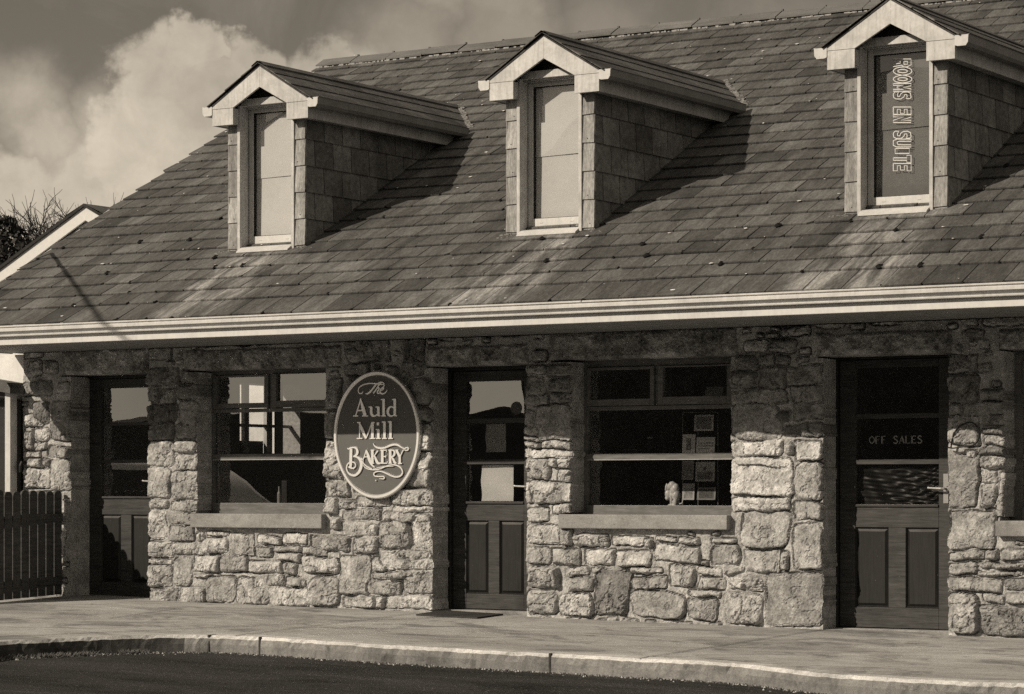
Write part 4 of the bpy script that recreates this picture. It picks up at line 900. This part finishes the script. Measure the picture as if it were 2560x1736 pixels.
# card rack with cards
def rack():
    root = empty('card_rack', (at(1750, 1240, .55)[0], .55, -1.03)); tag(root, 'wire rack of greeting cards just inside the right of the middle window', 'card rack')
    x0, x1 = at(1704, 1100, .55)[0], at(1792, 1100, .55)[0]; mb = MB()
    for x in (x0, (x0+x1)/2-.02, x1): mb.tube([(x, .57, -1.03), (x, .57, .62)], .003, 6)
    for z in (.62, .36, .10, -.04, -.3): mb.tube([(x0, .57, z), (x1, .57, z)], .003, 6)
    q = mb.build('wire_frame', M_METAL, root); q.location = -Vector(root.location)
    return root
rack()
cards = [((1735, 1783, 1037, 1078), 'greeting card with pale drawing in the top row of the card rack'), ((1705, 1737, 1086, 1133), 'narrow card showing a dark figure at the left of the second rack row'),
         ((1740, 1786, 1093, 1133), 'wide card with lines at the right of the second rack row'), ((1704, 1733, 1152, 1200), 'dim narrow card at the left of the third rack row'), ((1738, 1786, 1155, 1204), 'landscape card with a dark dot at the right of the third rack row'),
         ((1705, 1735, 1209, 1250), 'narrow pale-edged card at the left of the lowest rack row'), ((1742, 1788, 1219, 1250), 'dark wide card at the right of the lowest rack row'), ((1763, 1806, 967, 991), 'small pale card propped behind the right upper vent pane')]
rc = random.Random(9)
for i, ((l, r, t, b), lb) in enumerate(cards):
    Y = .54 if i < 7 else .32; xa, za = at(l, b, Y); xb, zb = at(r, t, Y); tlt = .012; v = min(.85, 1.7*(.42, .60, .5, .2, .34, .3, .16, .12)[i])
    mb = MB(); mb.prism([(Y, za), (Y+.003, za), (Y+.003+tlt, zb), (Y+tlt, zb)], 'x', xa, xb); o = mb.build('greeting_card', simple('card_stock', v, .7, .2, .12, 14, 0), origin=(xa, Y, za)); tag(o, lb, 'card', 'greeting cards in the window')
    mb = MB(); w, h = xb-xa, zb-za
    def pic(u0, u1, v0, v1): mb.quad(*[(xa+w*u, Y+tlt*v-.0012, za+h*v) for u, v in ((u0, v0), (u1, v0), (u1, v1), (u0, v1))])
    if i in (0, 3, 6): pic(.1, .9, .12, .88)
    elif i == 1: pic(.3, .7, .15, .8)
    elif i == 2: pic(.08, .92, .6, .66); pic(.08, .92, .42, .48); pic(.12, .7, .25, .29)
    elif i == 4: pic(.1, .9, .1, .5); pic(.4, .55, .55, .75)
    elif i == 5: pic(.15, .85, .1, .7)
    else: pic(.2, .8, .2, .45)
    q = mb.build('picture', M_CARD if i % 2 else simple('card_ink', v*.4, .7, .2, .6, 60, 0), o); q.location = -Vector(o.location)
# --- things behind the left window
mb = MB(); mb.tube([(0, 0, 0), (0, 0, .09), (0, 0, .11), (0, 0, .15)], [.018, .018, .009, .009], 12)
o = mb.build('bottle', M_METAL); o.location = (at(698, 1255, .33)[0], .33, SZ1); tag(o, 'small slim glass bottle standing on the sill inside the left window', 'bottle')
mb = MB(); xa, za = at(712, 1262, .34)[0], SZ1; mb.box(xa-.03, xa+.03, .33, .36, za, za+.20); o = mb.build('dark_box', M_DOORD, origin=(xa, .345, za), bevel=.004); tag(o, 'small dark upright box on the sill right of the slim bottle', 'box')
# --- oval sign
SIGN_Y = -.075
def sg(x, y, Y=SIGN_Y): return at(800+x/4.26, 900+y/4.26, Y)
cx, cz = sg(603, 800); aw = (sg(1062, 800)[0]-sg(145, 800)[0])/2; ah = (sg(603, 120)[1]-sg(603, 1480)[1])/2
S_ = empty('oval_sign', (cx, SIGN_Y, cz)); tag(S_, 'oval wooden bakery sign with pale rim and raised pale lettering on the stone pier', 'sign')
def CS(o): o.parent = S_; o.location = -Vector(S_.location); return o
NE = 96; ell = lambda k, a, b: (cx+a*cos(2*pi*k/NE), cz+b*sin(2*pi*k/NE))
mb = MB(); mb.prism([ell(k, aw-.01, ah-.01) for k in range(NE)], 'y', SIGN_Y, SIGN_Y+.03); CS(mb.build('sign_board', M_SIGN))
mb = MB(); rw = .034
for k in range(NE):
    def ring(k, a, b, y): p = ell(k, a, b); return (p[0], y, p[1])
    prof_ = [(0, SIGN_Y+.032), (0, SIGN_Y-.004), (-.008, SIGN_Y-.012), (-rw+.008, SIGN_Y-.012), (-rw, SIGN_Y-.004), (-rw, SIGN_Y+.001)]
    for (d0, y0), (d1, y1) in zip(prof_[:-1], prof_[1:]): mb.quad(ring(k, aw+d0, ah+d0, y0), ring(k+1, aw+d0, ah+d0, y0), ring(k+1, aw+d1, ah+d1, y1), ring(k, aw+d1, ah+d1, y1))
CS(mb.build('sign_rim', M_GILT, smooth=False))
LET = [  # strokes in the enlargement's pixels: points, widths
 ([(462,338),(452,356),(432,360),(416,346),(414,318),(434,284),(480,262),(540,252),(600,255),(650,262),(690,262)], [5,8,9,8,7,7,8,9,10,8,5]),
 ([(604,262),(585,285),(560,318),(530,350),(508,362),(490,362)], [14,15,15,14,10,6]),
 ([(660,246),(640,258),(615,300),(590,335),(572,358)], [8,11,12,12,10]), ([(588,334),(612,304),(632,298),(634,312),(618,342),(622,358),(640,356),(655,345)], [6,8,10,12,12,10,8,6]),
 ([(610,262),(640,240),(672,242),(688,258),(684,285),(668,302),(650,308)], [6,8,9,8,8,8,6]), ([(650,335),(672,318),(684,302),(672,296),(655,312),(644,338),(654,358),(680,362),(706,346),(720,320)], [6,9,9,8,10,12,12,10,8,5]),
 # Auld
 ([(438,428),(412,510),(386,594)], [12,11,10]), ([(438,424),(462,510),(486,594)], [10,30,30]), ([(404,540),(470,540)], 10), ([(360,598),(412,598)], 9), ([(455,598),(517,598)], 9), ([(432,420),(446,420)],12),
 ([(552,505),(552,570),(566,592),(588,598),(610,588),(622,570)], [24,24,22,12,10,8]), ([(628,502),(628,598)], 24), ([(524,503),(560,503)], 9), ([(600,503),(636,503)], 9), ([(628,597),(650,597)], 9),
 ([(684,418),(684,598)], 24), ([(656,424),(690,420)], 9), ([(660,598),(708,598)], 9),
 ([(796,520),(775,502),(750,505),(734,528),(728,555),(736,582),(756,598),(780,596),(798,580)], [8,10,14,22,24,22,14,10,8]), ([(803,418),(803,598)], 24), ([(776,424),(808,420)], 9), ([(803,597),(826,597)], 9),
 # Mill
 ([(430,672),(428,838)], 10), ([(424,672),(460,755),(496,838)], [14,30,16]), ([(560,668),(530,755),(498,836)], [8,10,10]), ([(565,670),(565,838)], 26), ([(402,668),(438,668)], 9), ([(555,668),(590,668)], 9), ([(398,838),(458,838)], 9), ([(536,838),(594,838)], 9),
 ([(628,740),(628,838)], 24), ([(602,744),(634,742)], 9), ([(602,838),(652,838)], 9), ([(612,683),(636,683)], 24),
 ([(694,658),(694,838)], 24), ([(666,664),(698,660)], 9), ([(668,838),(718,838)], 9), ([(758,656),(758,838)], 24), ([(730,662),(762,658)], 9), ([(734,838),(784,838)], 9),
 # Bakery
 ([(338,948),(336,1040),(334,1120),(328,1145)], [26,28,26,20]), ([(300,940),(312,950),(330,940),(370,934),(398,950),(406,985),(392,1015),(362,1030)], [6,10,12,12,18,24,18,10]),
 ([(362,1030),(400,1036),(432,1060),(448,1105),(440,1160),(415,1205),(375,1232),(330,1222),(300,1190),(290,1150),(302,1112),(332,1090),(366,1092),(386,1112),(384,1140),(366,1152)], [8,14,24,28,26,22,18,14,12,11,11,10,10,10,10,12]),
 ([(306,1140),(340,1152),(372,1160)], [8,14,10]),
 ([(500,962),(488,1005),(474,1045),(458,1060),(446,1046)], [10,9,9,9,10]), ([(500,960),(520,1020),(538,1075),(560,1118),(590,1146)], [12,26,26,16,8]), ([(476,1034),(526,1034)], 8),
 ([(470,1060),(466,1090),(486,1120),(524,1146),(560,1164)], [6,9,10,10,8]),
 ([(566,962),(566,1102)], 24), ([(548,962),(586,962)], 8), ([(548,1102),(586,1102)], 8), ([(624,968),(602,1000),(582,1030)], [14,9,8]), ([(588,1022),(604,1062),(622,1096),(650,1106)], [10,22,22,10]),
 ([(672,962),(672,1102)], 24), ([(652,962),(716,962),(718,980)], 9), ([(672,1030),(708,1030)], 9), ([(708,1020),(708,1042)], 8), ([(652,1102),(722,1102),(726,1080)], 9),
 ([(756,962),(756,1102)], 24), ([(738,962),(778,962),(800,976),(802,1004),(786,1026),(762,1032)], [9,9,14,20,14,8]), ([(770,1032),(790,1064),(804,1092),(822,1102)], [8,20,20,10]), ([(738,1102),(776,1102)], 8),
 ([(824,966),(842,1002),(858,1038)], [24,22,18]), ([(812,962),(840,962)], 8), ([(858,1030),(858,1102)], 22), ([(838,1104),(882,1104)], 9), ([(860,1036),(878,996),(896,962),(922,938),(944,938),(950,952),(938,964),(916,962),(902,950)], [9,9,9,9,9,10,9,9,10]),
 ([(576,888),(584,908),(606,930),(650,942),(700,936),(750,915),(800,902),(840,910),(872,930),(908,950)], [4,8,12,14,14,16,16,14,10,7]),
 ([(470,1120),(490,1148),(530,1166),(580,1172),(640,1164),(700,1140),(750,1122),(810,1120),(856,1140),(882,1172),(886,1208),(862,1238),(820,1248),(770,1236),(720,1212),(670,1192),(626,1188),(592,1200),(582,1222),(600,1240),(640,1244),(680,1242),(694,1254),(684,1268),(640,1266)], [5,7,8,9,9,8,9,10,11,11,12,12,12,12,11,10,10,10,10,9,9,9,10,9,5]),
 ([(560,1172),(620,1152),(680,1140),(730,1136),(790,1136)], [4,6,7,6,4]), ([(598,1284),(608,1284)], 9),
]
mb = MB(); sc = (sg(700, 800)[0]-sg(600, 800)[0])/100; kz = 1
for i, (pts, w) in enumerate(LET):
    cv = len(pts) > 3
    if isinstance(w, (int, float)): w = [w]*len(pts)
    if cv:
        P3 = catmull([(p[0], p[1], q) for p, q in zip(pts, w)], 4); pts = [(p[0], p[1]) for p in P3]; w = [max(p[2], 3) for p in P3]
    mb.ribbon([sg(*p) for p in pts], [q*sc*1.08 for q in w], SIGN_Y-.008-.00008*i, SIGN_Y+.0005)
CS(mb.build('sign_lettering', M_GILT))
# --- outlined lettering on the right-hand dormer's pane (reads downwards)
OUT = {'R': [[(0,0),(0,1),(.75,1),(1,.8),(1,.6),(.8,.46),(1,0),(.7,0),(.52,.4),(.3,.4),(.3,0),(0,0)], [(.3,.6),(.3,.8),(.68,.8),(.68,.6),(.3,.6)]],
 'O': [[(.5+.5*cos(t*pi/8), .5+.5*sin(t*pi/8)) for t in range(17)], [(.5+.2*cos(t*pi/8), .5+.26*sin(t*pi/8)) for t in range(17)]],
 'M': [[(0,0),(0,1),(.3,1),(.5,.55),(.7,1),(1,1),(1,0),(.76,0),(.76,.62),(.56,.2),(.44,.2),(.24,.62),(.24,0),(0,0)]],
 'S': [[(0,.1),(0,.32),(.3,.24),(.62,.24),(.66,.36),(.3,.42),(.04,.56),(0,.8),(.2,.97),(.8,1),(.96,.92),(.96,.72),(.7,.78),(.38,.76),(.36,.66),(.75,.58),(1,.42),(1,.16),(.8,.02),(.3,0),(0,.1)]],
 'E': [[(0,0),(0,1),(1,1),(1,.78),(.32,.78),(.32,.62),(.9,.62),(.9,.4),(.32,.4),(.32,.22),(1,.22),(1,0),(0,0)]],
 'N': [[(0,0),(0,1),(.3,1),(.72,.42),(.72,1),(1,1),(1,0),(.72,0),(.28,.58),(.28,0),(0,0)]],
 'U': [[(0,1),(.28,1),(.28,.3),(.4,.22),(.6,.22),(.72,.3),(.72,1),(1,1),(1,.2),(.8,0),(.2,0),(0,.2),(0,1)]],
 'I': [[(.1,0),(.1,1),(.8,1),(.8,0),(.1,0)]], 'T': [[(.34,0),(.34,.76),(0,.76),(0,1),(1,1),(1,.76),(.66,.76),(.66,0),(.34,0)]]}
mb = MB(); yp = .1262
for ch, y0, y1, v1 in (('R',382,432,1),('O',434,486,1.05),('O',488,536,1.05),('M',540,590,1),('S',594,640,1),('E',692,738,1),('N',742,792,1),('S',848,895,1),('U',899,950,1),('I',955,1001,.80),('T',1004,1052,1),('E',1056,1104,1)):
    for poly in OUT[ch]:
        pts = []
        for (u, v) in poly:
            xx = 1480+v*115*v1+(12 if ch == 'I' else 0); yy = y0+u*(y1-y0); pts.append(at(1660+xx*KX, yy*KX, yp))
        mb.ribbon(pts, .0062, yp, yp)
q = mb.build('lettering', M_TEXT, DORM[2]); q.location = (0, 0, 0)
# wire hoop hanging on the right-hand pier
mb = MB(); hp = [(875,815),(885,760),(905,700),(940,650),(985,628),(1030,618),(1070,640),(1095,690),(1098,735),(1080,775),(1040,800),(960,812),(890,822),(850,816)]
pts = [at(2100+x/3.152, 860+y/3.152, -.055) for x, y in hp]; cv = catmull([(p[0], -.055-.004*math.sin(i), p[1]) for i, p in enumerate(pts)], 5)
mb.tube(cv, .006, 6); o = mb.build('cable_loop', M_BLACK, origin=tuple(cv[0])); tag(o, 'loop of black cable hanging on the stone pier right of the off sales door', 'cable')
# doormat
mat_px = [(1040, 1538), (1105, 1528), (1258, 1537), (1193, 1546)]; q = [onplane(*p, (0, 0, -1.016), PN) for p in mat_px]
mb = MB(); top = [(p[0], p[1], PZ(p[0], p[1])+.014) for p in q]; bot = [(p[0], p[1], PZ(p[0], p[1])+.002) for p in q]
mb.quad(*top)
for k in range(4): n = (k+1) % 4; mb.quad(bot[k], bot[n], top[n], top[k])
c = np.mean([t for t in bot], axis=0); o = mb.build('doormat', M_RUBBER, origin=tuple(c)); tag(o, 'thin dark rubber doormat lying before the middle door', 'doormat')
# small fixing in the mortar near the left corner: pipe stub
mb = MB(); x, z = at(63, 1168); mb.tube([(0, 0, 0), (0, -.05, 0), (0, -.06, -.03), (0, -.06, -.09)], .018, 8); o = mb.build('waste_pipe', M_BLACK); o.location = (x, -.005, z+.04); tag(o, 'short dark waste pipe stub on the left corner of the wall', 'pipe')
# --- fence beside the left door
fe = empty('picket_fence', (-4.78, -.6, PZ(-4.78, -.6))); tag(fe, 'dark round-topped picket fence standing out from the wall left of the first door', 'fence')
fx0, fx1 = -4.74, -4.80
def CF(o): o.parent = fe; o.location = -Vector(fe.location); return o
rf = random.Random(2); y = -1.05; k = 0; 
while y < -.06:
    w = .098; zb = PZ(fx0, y)+.02; zt = -.012+rf.uniform(-.008, .008); x = fx0+(y+1.05)*(-.06)
    poly = [(y, zb), (y+w, zb), (y+w, zt-.03), (y+w*.88, zt-.008), (y+w*.65, zt+.003), (y+w*.35, zt+.003), (y+w*.12, zt-.008), (y, zt-.03)]
    mb = MB(); mb.prism(poly, 'x', x-.011, x+.011); CF(mb.build('picket', M_FENCE, bevel=.003)); y += w+.018; k += 1
for z in (-.25, -.82):
    mb = MB(); mb.box(fx0-.06, fx0-.028, -1.08, -.03, z-.035, z+.035); CF(mb.build('rail', M_FENCE))
mb = MB(); mb.box(fx0-.055, fx0+.035, -1.17, -1.08, PZ(fx0, -1.1)-.02, .03); CF(mb.build('post', simple('grey_post_paint', .22, .8, .1, .2)))
# --- rendered wall and lean-to porch left of the bakery
mb = MB(); mb.box(-8.2, WL-.004, .03, .30, -1.1, 1.24); o = mb.build('rendered_wall', M_PLASTER, origin=(-6.5, .1, -1.1)); tag(o, 'cream rendered wall joining the bakery at its far left corner', 'wall')
pr = empty('porch', (-5.6, -.3, -.95)); tag(pr, 'small lean-to porch with white post and dark roof at the far left', 'porch')
def CP(o): o.parent = pr; o.location = -Vector(pr.location); return o
xa = at(14, 1100, -.14)[0]; xb = at(27.5, 1100, -.14)[0]; mb = MB(); mb.box(xa, xb, -.15, -.06, PZ(xa, -.1), at(20, 978, -.14)[1]); CP(mb.build('post', M_GUT, bevel=.003))
zz = at(20, 966, -.14)[1]; mb = MB(); mb.prism([(zz+.22, xa-1.2), (zz+.03, xb+.02), (zz-.02, xb+.06), (zz-.07, xb+.06), (zz+.14, xa-1.2)], 'y', -.22, .028); mb.v = [(z_, y_, x_) for x_, y_, z_ in mb.v]; CP(mb.build('porch_roof', M_RIDGE))
mb = MB(); mb.box(xa-1.2, xa-.003, -.14, -.08, zz-.10, zz-.03); CP(mb.build('beam', M_DOORD))
mb = MB(); mb.box(xa-1.2, xb+.01, -.02, .02, -1.0, zz-.12); CP(mb.build('porch_door', M_DOORD))
# --- neighbouring gabled house behind, on the left
NY = 6.0; px_, pz_ = at(213, 517, NY); lx, lz = at(0, 676, NY); sl_ = (pz_-lz)/(px_-lx)
H = empty('neighbour_house', (px_, NY+3, -2.5)); tag(H, 'neighbouring house with white bargeboard gable rising behind the roof on the left', 'house')
def CH(o): o.parent = H; o.location = -Vector(H.location); return o
hw = 4.6; th = at(100, 600, NY)[1]-at(100, 632, NY)[1]
mb = MB()
for s in (-1, 1): mb.prism([(px_, pz_), (px_+s*hw, pz_-sl_*hw), (px_+s*hw, pz_-sl_*hw-th), (px_, pz_-th*1.05)], 'y', NY, NY+.03)
CH(mb.build('bargeboard', M_CREAM))
mb = MB(); mb.cur = 1
for s in (-1, 1):
    n = 16
    for k in range(n):
        a, b = hw*1.02*k/n, hw*1.02*(k+1)/n; zA, zB = pz_-sl_*a+.035, pz_-sl_*b+.035; mb.cur = random.uniform(.8, 1.2)
        mb.quad((px_+s*a, NY-.03, zA+.0), (px_+s*b, NY-.03, zB+.02), (px_+s*b, NY+7, zB+.02), (px_+s*a, NY+7, zA)); mb.quad((px_+s*b, NY-.03, zB+.02), (px_+s*b, NY+7, zB+.02), (px_+s*b, NY+7, zB-.0), (px_+s*b, NY-.03, zB-.0))
    mb.cur = .25; mb.quad((px_, NY-.03, pz_+.036), (px_+s*hw*1.02, NY-.03, pz_-sl_*hw*1.02+.056), (px_+s*hw*1.02, NY-.03, pz_-sl_*hw*1.02+.006), (px_, NY-.03, pz_+.001))
CH(mb.build('roof', M_SLATE, attr=True))
mb = MB(); mb.prism([(px_-hw+.25, -2.5), (px_+hw-.25, -2.5), (px_+hw-.25, pz_-sl_*(hw-.25)-.02), (px_, pz_-.02), (px_-hw+.25, pz_-sl_*(hw-.25)-.02)], 'y', NY+.3, NY+6.8); CH(mb.build('wall', M_PLASTER))
# --- trees behind on the left
def limb(mb, p, d, L_, r, depth, rnd, tips):
    n = 4; pts = [p]; rad = [r]
    for k in range(n):
        d = (d+Vector((rnd.gauss(0, .12), rnd.gauss(0, .12), rnd.gauss(.03, .08)))).normalized(); p = p+d*L_/n; pts.append(p); rad.append(r*(1-.45*(k+1)/n))
        if depth > 0 and k > 0:
            for _ in range(rnd.choice((1, 2, 2))):
                q = (d+Vector((rnd.gauss(0, .65), rnd.gauss(0, .65), rnd.gauss(.12, .35)))).normalized(); limb(mb, p, q, L_*rnd.uniform(.5, .8), r*.62, depth-1, rnd, tips)
    mb.tube(pts, rad, 5 if r > .02 else 3, cap=False); tips.append(p)
def bare_tree(px, base_y, H_, seed, label):
    x, _ = at(px, HY, base_y); t = empty('bare_tree', (x, base_y, -2.5)); tag(t, label, 'tree', 'trees behind on the left'); rnd = random.Random(seed); mb = MB(); tips = []
    tr = MB(); pts = [(0, 0, 0), (.05, 0, H_*.3), (-.02, .05, H_*.55), (.03, 0, H_*.74)]; tr.tube(pts, [.10, .07, .045, .02], 8); tr.build('trunk', M_BARK, t)
    for k in range(110):
        h = H_*rnd.uniform(.35, .70); a = rnd.random()*6.3; limb(mb, Vector((0, 0, h)), Vector((cos(a)*.8, sin(a)*.8, rnd.uniform(.5, 1.1))).normalized(), H_*.14*rnd.uniform(.7, 1.2), .022, 3, rnd, tips)
    for k in range(4): limb(mb, Vector((.03, 0, H_*.72)), Vector((rnd.gauss(0, .3), rnd.gauss(0, .3), 1)).normalized(), H_*.13, .024, 3, rnd, tips)
    mb.build('crown', M_BARK, t); return t
zt = at(95, 455, 13)[1]
bare_tree(86, 13, zt+2.5-.15, 4, 'leafless tree with a fine twiggy crown rising behind the gabled house')
def bush(px, py_top, Y, rx, label, seed, n=5200):
    x, z = at(px, py_top, Y); t = empty('evergreen_tree', (x, Y, -2.5)); tag(t, label, 'tree', 'trees behind on the left'); rnd = random.Random(seed); mb = MB(); Hh = z+2.5
    tr = MB(); tr.tube([(0, 0, 0), (0, 0, Hh*.8)], [.12, .04], 8); tr.build('trunk', M_BARK, t)
    for _ in range(n):
        a = rnd.random()*6.3; h = rnd.random()**.7; cl = 1+.25*math.sin(a*3+h*9); r = rx*(1-h**2.2)**.5*cl*rnd.random()**.4; c = Vector((r*cos(a), r*sin(a), Hh*(.15+.85*h))); s = rnd.uniform(.03, .075)
        u = Vector((rnd.gauss(0, 1), rnd.gauss(0, 1), rnd.gauss(0, 1))).normalized(); v = u.cross(Vector((rnd.gauss(0, 1), rnd.gauss(0, 1), rnd.gauss(0, 1)))).normalized(); mb.quad(c-u*s, c+v*s*.5, c+u*s, c-v*s*.5)
    mb.build('crown', M_LEAF, t)
bush(20, 545, 11, 1.0, 'dark dense evergreen at the far left edge behind the white bargeboard', 5); bush(-40, 520, 12, .9, 'taller dark evergreen partly outside the left edge of the picture', 6); bush(46, 622, 11.2, .8, 'low dark thicket between the evergreens and the white bargeboard', 8, 5000); bush(82, 612, 11.5, .55, 'smaller dark bush between the evergreen and the bare tree', 7, 2600)
# --- unseen cable, added and thinned so its shadow line shows only on the slates
def caster(px, py, lam):
    p = onplane(px, py, (0, EY, EZ+.02), np.array([0, -SA, CA])); return p-lam*np.array([SUN_U, 1, SUN_W])
a = caster(128, 633, .62); b = caster(252, 800, 4.6); SV = np.array([SUN_U, 1, SUN_W]); sh = (b+4.6*SV)-(a+.62*SV); mids = [a+.62*SV+sh*s-lm*SV for s, lm in ((.5, 2.4), (1, 4.6), (1.35, 8), (1.9, 13))]; e = mids[-1]
mb = MB(); mb.tube([tuple(a)]+[tuple(q) for q in mids], [.015, .018, .021, .006, .004], 6); mb.tube([tuple(a), (a[0], a[1]+.02, a[2]-.5), (a[0]+.25, a[1]+.05, a[2]-.62)], .018, 6)
o = mb.build('shadow_cable', M_BLACK, origin=tuple(a)); tag(o, 'unseen black cable added to cast the shadow line across the slates, outside the frame on the left', 'cable')
mb = MB(); mb.tube([(0, 0, -1.8), (0, 0, e[2]+.4)], [.022, .016], 12); o = mb.build('added_mast', M_METAL, origin=(0, 0, -1.8)); o.location = (e[0], e[1], -1.8); tag(o, 'unseen slender mast added to hold the shadow-casting cable, outside the frame', 'mast')
# --- across the street (seen only mirrored in the panes): hill, dark building, parked car
def mir(px, Y, Z=0):
    """point at depth y = -Y reached by the reflection seen at px"""
    x, _ = at(px, HY, Y); return x
mb = MB(); n = 60
for k in range(n):
    def hp_(k): a = radians(180+k*180/n); r = 150; h = 4.5+.5*math.sin(k*.7+1.0)+.2*math.sin(k*2.3); return (r*cos(a), r*sin(a), h)
    p, q = hp_(k), hp_(k+1); mb.quad((p[0], p[1], -3.3), (q[0], q[1], -3.3), (q[0]*1.0, q[1]*1.0, q[2]), (p[0], p[1], p[2])); mb.quad((p[0], p[1], p[2]), (q[0], q[1], q[2]), (q[0]*1.6, q[1]*1.6, q[2]+2.6), (p[0]*1.6, p[1]*1.6, p[2]+2.6))
tag(mb.build('hills', M_HILL), kind='structure')
xr = mir(1266, 16); xl = xr; x2 = mir(2600, 16); xa_ = xr; xb_ = x2+1
ob = empty('opposite_building', ((xa_+xb_)/2, -19, -1.6)); tag(ob, 'dark two-storey building across the street mirrored in the right-hand windows', 'building')
def CO(o): o.parent = ob; o.location = -Vector(ob.location); return o
mb = MB(); mb.box(min(xa_, xb_), max(xa_, xb_), -22, -16, -1.6, 4.2); CO(mb.build('wall', M_OPP))
mb = MB(); mb.prism([(-22.3, 4.2), (-15.7, 4.2), (-19, 6.4)], 'x', min(xa_, xb_)-.3, max(xa_, xb_)+.3); CO(mb.build('roof', M_SLATE))
# parked car
def car(loc, rz):
    root = empty('parked_car', loc); root.rotation_euler = (0, 0, rz); tag(root, 'grey hatchback parked at the kerb mirrored in the left-hand door and window', 'car')
    sec = [(-1.95, .35, .62), (-1.9, .25, .80), (-1.3, .22, .92), (-.75, .22, .96), (0, .22, .97), (.9, .22, .96), (1.6, .24, .93), (1.93, .32, .80), (1.98, .4, .6)]
    def skin(rows, mb):
        n = len(rows[0]); b = len(mb.v)
        for r in rows: mb.v += r
        for i in range(len(rows)-1):
            for j in range(n-1): a = b+i*n+j; mb.face((a, a+1, a+n+1, a+n))
        mb.face([b+j for j in range(n)]); mb.face([b+(len(rows)-1)*n+j for j in range(n)])
    mb = MB(); skin([[(x, -.80, zb), (x, -.86, zb+.15), (x, -.85, zt-.12), (x, -.76, zt-.01), (x, -.3, zt+.02), (x, .3, zt+.02), (x, .76, zt-.01), (x, .85, zt-.12), (x, .86, zb+.15), (x, .80, zb)] for x, zb, zt in sec], mb)
    mb.build('body', M_CARP, root, smooth=True)
    cab = [(-1.25, .94, .74), (-.55, 1.36, .60), (.2, 1.44, .58), (1.1, 1.40, .57), (1.75, .95, .70)]
    mb = MB(); skin([[(x, -w-.03, .92), (x, -w, (z-.92)*.9+.92), (x, -w+.12, z), (x, w-.12, z), (x, w, (z-.92)*.9+.92), (x, w+.03, .92)] for x, z, w in cab], mb); mb.build('roof', M_CARP, root, smooth=True)
    mb = MB()
    for s in (-1, 1):
        mb.quad((-1.0, s*.735, .98), (-.1, s*.70, .98), (-.1, s*.625, 1.33), (-.5, s*.63, 1.31)); mb.quad((.0, s*.70, .98), (1.45, s*.70, .98), (1.08, s*.615, 1.33), (.0, s*.625, 1.34))
    mb.quad((-1.22, -.62, .99), (-1.22, .62, .99), (-.60, .50, 1.37), (-.60, -.50, 1.37)); mb.build('window_glass', M_BLACK, root)
    for x in (-1.25, 1.25):
        for s in (-1, 1):
            mb = MB(); mb.tube([(x, s*.70, .31), (x, s*.88, .31)], .31, 24); w = mb.build('wheel', M_RUBBER, root); m2 = MB(); m2.tube([(x, s*.86, .31), (x, s*.895, .31)], .19, 16); m2.build('rim', M_METAL, w)
    for s in (-1, 1):
        mb = MB(); mb.box(-1.96, -1.90, s*.5-.14, s*.5+.14, .58, .72); mb.build('headlight', M_METAL, root, bevel=.02)
    return root
cx_ = mir(320, 7.0); car((cx_-.3, -7.0, PZ(cx_-.3, -7.0)), radians(8))
for o in list(bpy.data.objects):
    if o.type == 'MESH': o.data.update()
